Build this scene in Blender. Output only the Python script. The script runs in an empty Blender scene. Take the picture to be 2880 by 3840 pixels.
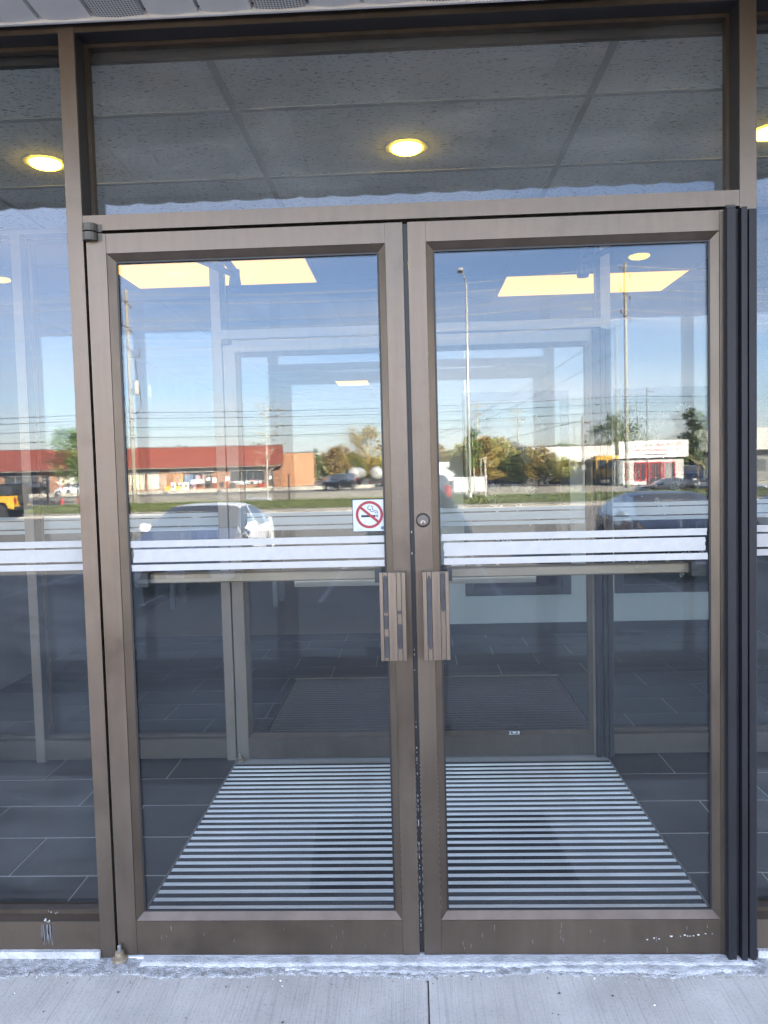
import bpy, bmesh, math, random
from math import radians, sin, cos, pi, sqrt, atan2
from mathutils import Vector, Matrix

scene = bpy.context.scene
COL = scene.collection

# ------------------------------------------------------------------ camera
cam_data = bpy.data.cameras.new("camera")
cam = bpy.data.objects.new("camera", cam_data)
COL.objects.link(cam)
cam_data.sensor_fit = 'HORIZONTAL'
cam_data.sensor_width = 36.0
cam_data.lens = 36.0
cam_data.clip_start = 0.02
cam_data.clip_end = 3000
rot = Matrix(((0.99894, 0.02391, 0.03924), (0.03791, 0.05385, -0.99783), (-0.02597, 0.99826, 0.05289)))
cam.matrix_world = Matrix.Translation((0.004, -2.236, 1.461)) @ rot.to_4x4()
scene.camera = cam

# ------------------------------------------------------------------ sky, sun, exposure
SUN_EL, SUN_AZ = 23.0, 40.0           # azimuth from +Y (behind the shop) towards +X
world = bpy.data.worlds.new("World")
scene.world = world
world.use_nodes = True
nt = world.node_tree
nt.nodes.clear()
wout = nt.nodes.new('ShaderNodeOutputWorld')
bg = nt.nodes.new('ShaderNodeBackground')
bg.inputs['Strength'].default_value = 0.066
sky = nt.nodes.new('ShaderNodeTexSky')
sky.sky_type = 'NISHITA'
sky.sun_disc = False
sky.sun_elevation = radians(SUN_EL)
sky.sun_rotation = radians(SUN_AZ)
sky.air_density = 1.0
sky.dust_density = 0.6
sky.ozone_density = 2.0
# thin streaky cloud over the whole sky
tc = nt.nodes.new('ShaderNodeTexCoord')
sep = nt.nodes.new('ShaderNodeSeparateXYZ')
nt.links.new(tc.outputs['Generated'], sep.inputs[0])
zmax = nt.nodes.new('ShaderNodeMath'); zmax.operation = 'MAXIMUM'; zmax.inputs[1].default_value = 0.0
nt.links.new(sep.outputs['Z'], zmax.inputs[0])
zadd = nt.nodes.new('ShaderNodeMath'); zadd.operation = 'ADD'; zadd.inputs[1].default_value = 0.10
nt.links.new(zmax.outputs[0], zadd.inputs[0])
dv = nt.nodes.new('ShaderNodeVectorMath'); dv.operation = 'DIVIDE'
cmb = nt.nodes.new('ShaderNodeCombineXYZ')
for i in range(3):
    nt.links.new(zadd.outputs[0], cmb.inputs[i])
nt.links.new(tc.outputs['Generated'], dv.inputs[0])
nt.links.new(cmb.outputs[0], dv.inputs[1])
mp = nt.nodes.new('ShaderNodeMapping')
mp.inputs['Scale'].default_value = (0.55, 1.0, 0.0)
mp.inputs['Location'].default_value = (3.1, 1.7, 0.0)
nt.links.new(dv.outputs[0], mp.inputs[0])
cn = nt.nodes.new('ShaderNodeTexNoise')
cn.inputs['Scale'].default_value = 1.1
cn.inputs['Detail'].default_value = 7
cn.inputs['Roughness'].default_value = 0.55
cn.inputs['Distortion'].default_value = 0.4
nt.links.new(mp.outputs[0], cn.inputs['Vector'])
cr = nt.nodes.new('ShaderNodeValToRGB')
cr.color_ramp.elements[0].position = 0.42
cr.color_ramp.elements[1].position = 0.80
cr.color_ramp.elements[1].color = (0.6, 0.6, 0.6, 1)
nt.links.new(cn.outputs['Fac'], cr.inputs[0])
cmix = nt.nodes.new('ShaderNodeMixRGB')
cmix.inputs['Color2'].default_value = (5.6, 5.3, 5.5, 1)
nt.links.new(cr.outputs[0], cmix.inputs['Fac'])
gam = nt.nodes.new('ShaderNodeGamma'); gam.inputs['Gamma'].default_value = 0.92
nt.links.new(sky.outputs[0], gam.inputs['Color'])
hsv = nt.nodes.new('ShaderNodeHueSaturation'); hsv.inputs['Saturation'].default_value = 1.05; hsv.inputs['Value'].default_value = 1.0
nt.links.new(gam.outputs[0], hsv.inputs['Color'])
tint = nt.nodes.new('ShaderNodeMixRGB'); tint.blend_type = 'MULTIPLY'; tint.inputs['Fac'].default_value = 1.0
tint.inputs['Color2'].default_value = (1.0, 0.91, 0.965, 1)
nt.links.new(hsv.outputs[0], tint.inputs['Color1'])
nt.links.new(tint.outputs[0], cmix.inputs['Color1'])
nt.links.new(cmix.outputs[0], bg.inputs['Color'])
nt.links.new(bg.outputs[0], wout.inputs['Surface'])

sd = bpy.data.lights.new("sun", 'SUN')
sd.energy = 5.0
sd.angle = radians(0.53)
sd.color = (1.0, 0.86, 0.68)
sun = bpy.data.objects.new("sun", sd)
COL.objects.link(sun)
sdir = Vector((sin(radians(SUN_AZ)) * cos(radians(SUN_EL)), cos(radians(SUN_AZ)) * cos(radians(SUN_EL)), sin(radians(SUN_EL))))
sun.rotation_euler = sdir.to_track_quat('Z', 'Y').to_euler()
sun.location = (20, 40, 30)

vs = scene.view_settings
vs.view_transform = 'Standard'
vs.look = 'None'
vs.gamma = 1.0
vs.use_curve_mapping = False
vs.exposure = 4.55

scene.render.engine = 'CYCLES'
cy = scene.cycles
cy.max_bounces = 10
cy.diffuse_bounces = 2
cy.glossy_bounces = 5
cy.transmission_bounces = 6
cy.transparent_max_bounces = 32
cy.caustics_reflective = False
cy.caustics_refractive = False
cy.sample_clamp_indirect = 3.0

# ------------------------------------------------------------------ mesh helpers
ORIG = {}
def tag(o, label=None, cat=None, group=None, kind=None):
    if label: o["label"] = label
    if cat: o["category"] = cat
    if group: o["group"] = group
    if kind: o["kind"] = kind
    return o

def empty(name, loc=(0, 0, 0), label=None, cat=None, group=None, rotz=0.0, kind=None):
    o = bpy.data.objects.new(name, None)
    o.empty_display_size = 0.1
    COL.objects.link(o)
    o.location = loc
    o.rotation_euler = (0, 0, rotz)
    ORIG[o.name] = Vector(loc)
    return tag(o, label, cat, group, kind)

def org(parent, local):
    if parent is None or local: return Vector((0, 0, 0))
    p = parent
    while p.parent: p = p.parent
    return ORIG.get(p.name, Vector((0, 0, 0)))

class MB:
    def __init__(s):
        s.v = []; s.f = []
    def add(s, vs, fs):
        n = len(s.v); s.v += [tuple(v) for v in vs]; s.f += [tuple(i + n for i in f) for f in fs]; return s
    def box(s, x0, x1, y0, y1, z0, z1):
        return s.add([(x0,y0,z0),(x1,y0,z0),(x1,y1,z0),(x0,y1,z0),(x0,y0,z1),(x1,y0,z1),(x1,y1,z1),(x0,y1,z1)],
                     [(0,3,2,1),(4,5,6,7),(0,1,5,4),(1,2,6,5),(2,3,7,6),(3,0,4,7)])
    def prism(s, pts, a0, a1, axis='z'):
        n = len(pts)
        def P(p, a):
            return {'z': (p[0], p[1], a), 'y': (p[0], a, p[1]), 'x': (a, p[0], p[1])}[axis]
        vs = [P(p, a0) for p in pts] + [P(p, a1) for p in pts]
        fs = [tuple(range(n))[::-1], tuple(range(n, 2 * n))] + [(i, (i + 1) % n, n + (i + 1) % n, n + i) for i in range(n)]
        return s.add(vs, fs)
    def tube(s, p0, p1, r0, r1=None, n=8, cap=True):
        return s.path([p0, p1], [r0, r0 if r1 is None else r1], n, cap)
    def path(s, pts, r, n=6, cap=True):
        pts = [Vector(p) for p in pts]
        rs = r if isinstance(r, (list, tuple)) else [r] * len(pts)
        vs = []; fs = []
        up = Vector((0, 0, 1))
        for i, p in enumerate(pts):
            d = (pts[min(i + 1, len(pts) - 1)] - pts[max(i - 1, 0)])
            d = d.normalized() if d.length > 1e-9 else Vector((0, 0, 1))
            ref = up if abs(d.dot(up)) < 0.95 else Vector((1, 0, 0))
            a = d.cross(ref).normalized(); b = a.cross(d)
            for k in range(n):
                t = 2 * pi * k / n
                vs.append(p + (a * cos(t) + b * sin(t)) * rs[i])
        for i in range(len(pts) - 1):
            for k in range(n):
                fs.append((i * n + k, i * n + (k + 1) % n, (i + 1) * n + (k + 1) % n, (i + 1) * n + k))
        if cap:
            fs.append(tuple(range(n))[::-1]); fs.append(tuple((len(pts) - 1) * n + k for k in range(n)))
        return s.add(vs, fs)
    def lathe(s, prof, c, axis='z', n=20):
        # prof: list of (r, h) along the axis
        vs = []; fs = []
        c = Vector(c)
        for (r, h) in prof:
            for k in range(n):
                t = 2 * pi * k / n
                a, b = r * cos(t), r * sin(t)
                vs.append(c + (Vector((a, b, h)) if axis == 'z' else Vector((a, h, b)) if axis == 'y' else Vector((h, a, b))))
        m = len(prof)
        for i in range(m - 1):
            for k in range(n):
                fs.append((i * n + k, i * n + (k + 1) % n, (i + 1) * n + (k + 1) % n, (i + 1) * n + k))
        fs.append(tuple(range(n))[::-1]); fs.append(tuple((m - 1) * n + k for k in range(n)))
        return s.add(vs, fs)
    def ring(s, c, r0, r1, y0, y1, n=40):
        vs = []; fs = []
        for y in (y0, y1):
            for r in (r0, r1):
                for k in range(n):
                    t = 2 * pi * k / n
                    vs.append((c[0] + r * cos(t), y, c[1] + r * sin(t)))
        for k in range(n):
            j = (k + 1) % n
            fs += [(k, j, n + j, n + k), (2*n + k, 3*n + k, 3*n + j, 2*n + j), (n + k, n + j, 3*n + j, 3*n + k), (k, 2*n + k, 2*n + j, j)]
        return s.add(vs, fs)
    def data(s, name, o=Vector((0, 0, 0))):
        me = bpy.data.meshes.new(name)
        me.from_pydata([(v[0] - o.x, v[1] - o.y, v[2] - o.z) for v in s.v], [], s.f)
        bm = bmesh.new(); bm.from_mesh(me)
        bmesh.ops.recalc_face_normals(bm, faces=bm.faces)
        bm.to_mesh(me); bm.free()
        me.validate(); me.update()
        return me
    def build(s, name, m, parent=None, smooth=False, local=False, bevel=0.0, label=None, cat=None, group=None, kind=None, recalc=True):
        me = s.data(name, org(parent, local))
        if m: me.materials.append(m)
        if smooth is True:
            me.polygons.foreach_set('use_smooth', [True] * len(me.polygons))
        o = bpy.data.objects.new(name, me)
        COL.objects.link(o)
        o.parent = parent
        if smooth == 'angle':
            me.polygons.foreach_set('use_smooth', [True] * len(me.polygons))
            md = o.modifiers.new('es', 'EDGE_SPLIT'); md.split_angle = radians(38)
        if bevel:
            b = o.modifiers.new('bevel', 'BEVEL'); b.width = bevel; b.segments = 2; b.limit_method = 'ANGLE'
        return tag(o, label, cat, group, kind)

def box(name, b, m, parent=None, **k):
    return MB().box(*b).build(name, m, parent, **k)

def piece(name, me, loc, parent, rotz=0.0):
    o = bpy.data.objects.new(name, me)
    COL.objects.link(o); o.parent = parent
    o.location = loc; o.rotation_euler = (0, 0, rotz)
    return o

def copy_tree(o, parent=None):
    c = o.copy(); COL.objects.link(c); c.parent = parent
    ORIG[c.name] = Vector(o.location)
    for ch in list(o.children):
        copy_tree(ch, c)
    return c

def text_mesh(name, body, size, m, parent, loc, rote=(pi/2, 0, 0), width=None, extrude=0.01, align='CENTER'):
    cu = bpy.data.curves.new(name, 'FONT')
    cu.body = body; cu.size = size; cu.extrude = extrude; cu.align_x = align; cu.resolution_u = 3
    t = bpy.data.objects.new(name + '_tmp', cu)
    COL.objects.link(t)
    dg = bpy.context.evaluated_depsgraph_get()
    me = bpy.data.meshes.new_from_object(t.evaluated_get(dg))
    bpy.data.objects.remove(t)
    if width:
        xs = [v.co.x for v in me.vertices]
        k = width / max(1e-6, (max(xs) - min(xs)))
        for v in me.vertices: v.co.x *= k
    me.materials.clear(); me.materials.append(m)
    me.name = name
    o = bpy.data.objects.new(name, me); COL.objects.link(o)
    o.parent = parent; o.location = loc; o.rotation_euler = rote
    return o

# ------------------------------------------------------------------ materials
MATS = {}
def newmat(name):
    m = bpy.data.materials.new(name); m.use_nodes = True
    n = m.node_tree
    b = n.nodes['Principled BSDF']
    return m, n, b

def mat(name, col, rough=0.6, metal=0.0, var=0.0, scale=8.0, bump=0.0, bscale=60.0, stretch=None, col2=None, lo=0.35, hi=0.65, spec=None, detail=6, emit=0.0, coat=0.0):
    if name in MATS: return MATS[name]
    m, n, b = newmat(name)
    L = n.links
    b.inputs['Roughness'].default_value = rough
    b.inputs['Metallic'].default_value = metal
    if spec is not None: b.inputs['Specular IOR Level'].default_value = spec
    if coat: b.inputs['Coat Weight'].default_value = coat
    c4 = (*col, 1)
    b.inputs['Base Color'].default_value = c4
    if emit:
        b.inputs['Emission Color'].default_value = c4; b.inputs['Emission Strength'].default_value = emit
    if var or bump or col2:
        co = n.nodes.new('ShaderNodeTexCoord')
        mpn = n.nodes.new('ShaderNodeMapping')
        L.new(co.outputs['Object'], mpn.inputs[0])
        if stretch: mpn.inputs['Scale'].default_value = stretch
        if var or col2:
            nz = n.nodes.new('ShaderNodeTexNoise'); nz.inputs['Scale'].default_value = scale; nz.inputs['Detail'].default_value = detail
            nz.inputs['Roughness'].default_value = 0.6
            L.new(mpn.outputs[0], nz.inputs['Vector'])
            r = n.nodes.new('ShaderNodeValToRGB')
            r.color_ramp.elements[0].position = lo; r.color_ramp.elements[1].position = hi
            if col2:
                r.color_ramp.elements[0].color = c4; r.color_ramp.elements[1].color = (*col2, 1)
            else:
                r.color_ramp.elements[0].color = (*[c * (1 - var) for c in col], 1)
                r.color_ramp.elements[1].color = (*[min(1, c * (1 + var)) for c in col], 1)
            L.new(nz.outputs['Fac'], r.inputs[0]); L.new(r.outputs[0], b.inputs['Base Color'])
        if bump:
            nb = n.nodes.new('ShaderNodeTexNoise'); nb.inputs['Scale'].default_value = bscale; nb.inputs['Detail'].default_value = 4
            L.new(mpn.outputs[0], nb.inputs['Vector'])
            bp = n.nodes.new('ShaderNodeBump'); bp.inputs['Strength'].default_value = bump; bp.inputs['Distance'].default_value = 0.01
            L.new(nb.outputs['Fac'], bp.inputs['Height']); L.new(bp.outputs[0], b.inputs['Normal'])
    MATS[name] = m
    return m

def glass_mat(name, r0, tint, dust=0.03, wave=0.0, streak=0.5):
    m = bpy.data.materials.new(name); m.use_nodes = True
    n = m.node_tree; L = n.links
    n.nodes.clear()
    out = n.nodes.new('ShaderNodeOutputMaterial')
    tr = n.nodes.new('ShaderNodeBsdfTransparent'); tr.inputs[0].default_value = (*tint, 1)
    gl = n.nodes.new('ShaderNodeBsdfGlossy'); gl.inputs['Roughness'].default_value = 0.0
    gl.inputs['Color'].default_value = (0.86, 0.91, 1.0, 1)
    lw = n.nodes.new('ShaderNodeLayerWeight'); lw.inputs['Blend'].default_value = 0.5
    p5 = n.nodes.new('ShaderNodeMath'); p5.operation = 'POWER'; p5.inputs[1].default_value = 5.0
    L.new(lw.outputs['Facing'], p5.inputs[0])
    ma = n.nodes.new('ShaderNodeMath'); ma.operation = 'MULTIPLY_ADD'; ma.inputs[1].default_value = 1 - r0; ma.inputs[2].default_value = r0
    L.new(p5.outputs[0], ma.inputs[0])
    mx = n.nodes.new('ShaderNodeMixShader')
    L.new(ma.outputs[0], mx.inputs[0]); L.new(tr.outputs[0], mx.inputs[1]); L.new(gl.outputs[0], mx.inputs[2])
    # dust film and wiped streaks
    df = n.nodes.new('ShaderNodeBsdfDiffuse'); df.inputs[0].default_value = (0.75, 0.77, 0.8, 1)
    co = n.nodes.new('ShaderNodeTexCoord')
    mp1 = n.nodes.new('ShaderNodeMapping'); mp1.inputs['Rotation'].default_value = (0, 0.5, 0); mp1.inputs['Scale'].default_value = (1.2, 1, 5)
    L.new(co.outputs['Object'], mp1.inputs[0])
    n1 = n.nodes.new('ShaderNodeTexNoise'); n1.inputs['Scale'].default_value = 2.2; n1.inputs['Detail'].default_value = 8; n1.inputs['Roughness'].default_value = 0.62
    L.new(mp1.outputs[0], n1.inputs['Vector'])
    n2 = n.nodes.new('ShaderNodeTexNoise'); n2.inputs['Scale'].default_value = 130; n2.inputs['Detail'].default_value = 2
    L.new(co.outputs['Object'], n2.inputs['Vector'])
    r1 = n.nodes.new('ShaderNodeMapRange'); r1.inputs[1].default_value = 0.35; r1.inputs[2].default_value = 0.75; r1.inputs[3].default_value = dust * 0.45; r1.inputs[4].default_value = dust * (1 + 2 * streak)
    L.new(n1.outputs['Fac'], r1.inputs[0])
    r2 = n.nodes.new('ShaderNodeMapRange'); r2.inputs[1].default_value = 0.70; r2.inputs[2].default_value = 0.78; r2.inputs[3].default_value = 0; r2.inputs[4].default_value = 0.10
    L.new(n2.outputs['Fac'], r2.inputs[0])
    ad = n.nodes.new('ShaderNodeMath'); ad.operation = 'ADD'
    L.new(r1.outputs[0], ad.inputs[0]); L.new(r2.outputs[0], ad.inputs[1])
    mx2 = n.nodes.new('ShaderNodeMixShader')
    L.new(ad.outputs[0], mx2.inputs[0]); L.new(mx.outputs[0], mx2.inputs[1]); L.new(df.outputs[0], mx2.inputs[2])
    L.new(mx2.outputs[0], out.inputs['Surface'])
    if wave:
        nw = n.nodes.new('ShaderNodeTexNoise'); nw.inputs['Scale'].default_value = 3.0; nw.inputs['Detail'].default_value = 1
        L.new(co.outputs['Object'], nw.inputs['Vector'])
        bp = n.nodes.new('ShaderNodeBump'); bp.inputs['Strength'].default_value = wave; bp.inputs['Distance'].default_value = 0.01
        L.new(nw.outputs['Fac'], bp.inputs['Height']); L.new(bp.outputs[0], gl.inputs['Normal'])
    return m

def emis(name, col, s):
    m, n, b = newmat(name)
    b.inputs['Base Color'].default_value = (*col, 1)
    b.inputs['Emission Color'].default_value = (*col, 1)
    b.inputs['Emission Strength'].default_value = s
    return m

def bronze(name, col, metal, r_lo, r_hi, grime, streak):
    m, n, b = newmat(name); L = n.links
    co = n.nodes.new('ShaderNodeTexCoord')
    def noise(sc, stretch, det=6, dist=0.0):
        mp_ = n.nodes.new('ShaderNodeMapping'); mp_.inputs['Scale'].default_value = stretch
        L.new(co.outputs['Object'], mp_.inputs[0])
        z = n.nodes.new('ShaderNodeTexNoise'); z.inputs['Scale'].default_value = sc; z.inputs['Detail'].default_value = det; z.inputs['Roughness'].default_value = 0.65; z.inputs['Distortion'].default_value = dist
        L.new(mp_.outputs[0], z.inputs['Vector']); return z
    def rng(src, a, b_, c, d):
        r = n.nodes.new('ShaderNodeMapRange'); r.inputs[1].default_value = a; r.inputs[2].default_value = b_; r.inputs[3].default_value = c; r.inputs[4].default_value = d
        L.new(src.outputs['Fac'], r.inputs[0]); return r
    big = noise(1.6, (1, 1, 1), 5, 0.8); fine = noise(3.0, (14, 14, 0.9), 5); blot = noise(9.0, (1, 1, 1), 8)
    k1 = rng(big, 0.35, 0.68, 1 - grime, 1 + grime * 0.5); k2 = rng(fine, 0.3, 0.7, 1 - streak, 1 + streak); k3 = rng(blot, 0.56, 0.72, 1.0, 0.86)
    m1 = n.nodes.new('ShaderNodeMath'); m1.operation = 'MULTIPLY'; L.new(k1.outputs[0], m1.inputs[0]); L.new(k2.outputs[0], m1.inputs[1])
    m2 = n.nodes.new('ShaderNodeMath'); m2.operation = 'MULTIPLY'; L.new(m1.outputs[0], m2.inputs[0]); L.new(k3.outputs[0], m2.inputs[1])
    vm = n.nodes.new('ShaderNodeVectorMath'); vm.operation = 'SCALE'; vm.inputs[0].default_value = col
    L.new(m2.outputs[0], vm.inputs['Scale']); L.new(vm.outputs[0], b.inputs['Base Color'])
    b.inputs['Metallic'].default_value = metal
    rr = rng(big, 0.3, 0.7, r_lo, r_hi); L.new(rr.outputs[0], b.inputs['Roughness'])
    bp = n.nodes.new('ShaderNodeBump'); bp.inputs['Strength'].default_value = 0.02; bp.inputs['Distance'].default_value = 0.01
    L.new(fine.outputs['Fac'], bp.inputs['Height']); L.new(bp.outputs[0], b.inputs['Normal'])
    MATS[name] = m
    return m
BRONZE = bronze('bronze_anodised', (0.142, 0.114, 0.090), 0.8, 0.34, 0.50, 0.22, 0.07)
BRONZE_D = bronze('bronze_rail_dirty', (0.112, 0.088, 0.067), 0.75, 0.42, 0.62, 0.30, 0.05)
BRONZE_LIFTED = bronze('bronze_inner_lifted', (0.21, 0.17, 0.135), 0.35, 0.36, 0.5, 0.15, 0.05)  # lighter bronze copy, its colour makes up for weak light on inner frames
DARKREV = mat('dark_reveal', (0.018, 0.018, 0.022), 0.55)
BEADM = mat('bead_bronze', (0.115, 0.09, 0.07), 0.38, 0.75, var=0.12, scale=5, stretch=(3, 3, 1))
RUBBER = mat('black_gasket', (0.012, 0.012, 0.014), 0.5)
CHANNEL = mat('blackened_channel', (0.012, 0.012, 0.015), 0.5, 0.0, spec=0.3, var=0.25, scale=9, stretch=(1, 1, 0.4))
ALU = mat('aluminium_bar', (0.88, 0.88, 0.89), 0.35, 0.1, var=0.12, scale=30, stretch=(0.4, 6, 6))
STEEL = mat('grey_steel', (0.30, 0.30, 0.30), 0.4, 0.7)
GLASS_OUT = glass_mat('door_glass', 0.042, (0.90, 0.93, 0.93), dust=0.0045)
GLASS_TR = glass_mat('transom_glass', 0.032, (0.88, 0.91, 0.92), dust=0.042, streak=0.25)  # dust set heavy as a painted haze, lightening the ceiling seen through it
GLASS_IN = glass_mat('inner_glass', 0.032, (0.90, 0.93, 0.94), dust=0.004)
GLASS_SIDE = glass_mat('sidelite_glass', 0.042, (0.90, 0.93, 0.93), dust=0.008, streak=1.2)
VINYL = mat('white_vinyl_band', (0.40, 0.39, 0.37), 0.7, var=0.05, scale=40)
VINYL_IN = mat('white_vinyl_inner', (0.5, 0.5, 0.5), 0.7)
WHITE = mat('white_paint', (0.8, 0.8, 0.8), 0.6)
BLACK = mat('black_print', (0.02, 0.02, 0.02), 0.6)
# ================================================================== GROUND
G = -0.50
CONC = None
def concrete_mat():
    m, n, b = newmat('broomed_concrete')
    L = n.links
    co = n.nodes.new('ShaderNodeTexCoord')
    geo = n.nodes.new('ShaderNodeNewGeometry')
    b.inputs['Roughness'].default_value = 0.85
    n1 = n.nodes.new('ShaderNodeTexNoise'); n1.inputs['Scale'].default_value = 3.5; n1.inputs['Detail'].default_value = 9
    L.new(geo.outputs['Position'], n1.inputs['Vector'])
    mp1 = n.nodes.new('ShaderNodeMapping'); mp1.inputs['Rotation'].default_value = (0, 0, 0.28); mp1.inputs['Scale'].default_value = (190, 3.2, 1)
    L.new(geo.outputs['Position'], mp1.inputs[0])
    n2 = n.nodes.new('ShaderNodeTexNoise'); n2.inputs['Scale'].default_value = 1.0; n2.inputs['Detail'].default_value = 3
    L.new(mp1.outputs[0], n2.inputs['Vector'])
    n3 = n.nodes.new('ShaderNodeTexNoise'); n3.inputs['Scale'].default_value = 120; n3.inputs['Detail'].default_value = 8
    L.new(geo.outputs['Position'], n3.inputs['Vector'])
    r = n.nodes.new('ShaderNodeValToRGB')
    r.color_ramp.elements[0].position = 0.3; r.color_ramp.elements[0].color = (0.39, 0.36, 0.32, 1)
    r.color_ramp.elements[1].position = 0.72; r.color_ramp.elements[1].color = (0.58, 0.54, 0.48, 1)
    L.new(n1.outputs['Fac'], r.inputs[0])
    mx = n.nodes.new('ShaderNodeMixRGB'); mx.blend_type = 'MULTIPLY'; mx.inputs['Fac'].default_value = 0.75
    r2 = n.nodes.new('ShaderNodeMapRange'); r2.inputs[1].default_value = 0.30; r2.inputs[2].default_value = 0.50; r2.inputs[3].default_value = 0.74; r2.inputs[4].default_value = 1.0
    L.new(n2.outputs['Fac'], r2.inputs[0])
    L.new(r.outputs[0], mx.inputs['Color1']); L.new(r2.outputs[0], mx.inputs['Color2'])
    # dark pebbles showing
    r3 = n.nodes.new('ShaderNodeMapRange'); r3.inputs[1].default_value = 0.54; r3.inputs[2].default_value = 0.74; r3.inputs[3].default_value = 1.0; r3.inputs[4].default_value = 0.45
    L.new(n3.outputs['Fac'], r3.inputs[0])
    mx2 = n.nodes.new('ShaderNodeMixRGB'); mx2.blend_type = 'MULTIPLY'; mx2.inputs['Fac'].default_value = 0.45
    L.new(mx.outputs[0], mx2.inputs['Color1']); L.new(r3.outputs[0], mx2.inputs['Color2'])
    L.new(mx2.outputs[0], b.inputs['Base Color'])
    bp = n.nodes.new('ShaderNodeBump'); bp.inputs['Strength'].default_value = 0.5; bp.inputs['Distance'].default_value = 0.004
    L.new(n2.outputs['Fac'], bp.inputs['Height'])
    bp2 = n.nodes.new('ShaderNodeBump'); bp2.inputs['Strength'].default_value = 0.35; bp2.inputs['Distance'].default_value = 0.003
    L.new(n3.outputs['Fac'], bp2.inputs['Height']); L.new(bp.outputs[0], bp2.inputs['Normal'])
    L.new(bp2.outputs[0], b.inputs['Normal'])
    return m
CONC = concrete_mat()
ASPH = mat('asphalt', (0.118, 0.109, 0.097), 0.9, col2=(0.19, 0.176, 0.156), scale=0.35, lo=0.3, hi=0.7, bump=0.5, bscale=90, detail=10)
ROADM = mat('road_asphalt', (0.085, 0.085, 0.085), 0.9, var=0.2, scale=0.5, bump=0.3, bscale=60)
PAINT = mat('worn_line_paint', (0.24, 0.235, 0.22), 0.8, col2=(0.44, 0.43, 0.41), scale=14, lo=0.4, hi=0.6)
DIRTG = mat('dry_ground', (0.20, 0.17, 0.11), 0.95, col2=(0.10, 0.12, 0.05), scale=0.08, lo=0.4, hi=0.6)
GRASSM = mat('turf', (0.055, 0.085, 0.022), 0.95, col2=(0.11, 0.13, 0.045), scale=1.3, lo=0.35, hi=0.65, bump=0.6, bscale=20)
BLADEM = mat('grass_blade', (0.055, 0.095, 0.02), 0.9, col2=(0.15, 0.15, 0.06), scale=2.0, lo=0.35, hi=0.65)
PALEC = mat('pale_concrete', (0.33, 0.305, 0.26), 0.9, var=0.25, scale=1.4)
DRYV = mat('dry_verge', (0.25, 0.215, 0.15), 0.95, col2=(0.35, 0.315, 0.25), scale=1.1, lo=0.35, hi=0.65)

grd = MB(); grd.add([(-900, -1300, G - 0.9), (900, -1300, G - 0.9), (900, 60, G - 0.9), (-900, 60, G - 0.9)], [(0, 1, 2, 3)])
grd.build('ground', DIRTG, kind='structure')
# sloping car park: near the kerb -0.13, flat from y=-9
lot = MB()
lot.add([(-90, -1.25, -0.13), (90, -1.25, -0.13), (90, -9, G), (-90, -9, G), (90, -36.2, G), (-90, -36.2, G), (-90, -36.2, G - 0.9), (90, -36.2, G - 0.9), (90, -1.25, G - 0.9), (-90, -1.25, G - 0.9)],
        [(0, 1, 2, 3), (3, 2, 4, 5), (5, 4, 7, 6), (0, 9, 8, 1), (9, 6, 7, 8), (0, 3, 5, 6, 9), (1, 8, 7, 4, 2)])
lot.build('parking_lot', ASPH, kind='structure')
def lotz(y):
    y = -y
    return -0.13 + (G + 0.13) * min(1, max(0, (y - 1.25) / 7.75))
# painted bay lines
k = 0
for bx in [i * 2.75 - 1.45 for i in range(-6, 8)]:
    m = MB()
    ys = [-9.2, -11, -13, -15.0]
    vs = []
    for yy in ys: vs += [(bx - 0.05, yy, lotz(yy) + 0.004), (bx + 0.05, yy, lotz(yy) + 0.004)]
    m.add(vs, [(2*i, 2*i+1, 2*i+3, 2*i+2) for i in range(len(ys) - 1)])
    m.build('bay_line', PAINT, kind='structure')
for bx in ():
    m = MB()
    vs = []
    for yy in (-2.6, -4.0, -5.5):
        x = bx + (-yy - 2.6) * 0.45
        vs += [(x - 0.05, yy, lotz(yy) + 0.005), (x + 0.05, yy, lotz(yy) + 0.005)]
    m.add(vs, [(2*i, 2*i+1, 2*i+3, 2*i+2) for i in range(2)]); m.build('bay_line', PAINT, kind='structure')

# sidewalk: base + cast slabs with a joint near the door gap
sw = box('sidewalk', (-20, 20, -1.25, -0.30, -0.6, -0.115), CONC, kind='structure')
slab = MB().box(-0.7585, 0.7585, -1.25, -0.062, -0.11, 0.0)
sme = slab.data('slab'); sme.materials.append(CONC)
ORIG[sw.name] = Vector((0, 0, 0))
for i in range(-6, 6):
    o = piece('slab', sme, (0.012 + 0.76 + i * 1.52, 0, random.Random(i).uniform(-0.0015, 0.0)), sw)
    b_ = o.modifiers.new('bevel', 'BEVEL'); b_.width = 0.006; b_.segments = 2
box('joint_filler', (-14, 14, -1.24, -0.07, -0.13, -0.006), mat('joint_dirt', (0.05, 0.045, 0.04), 0.95), sw)
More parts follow.
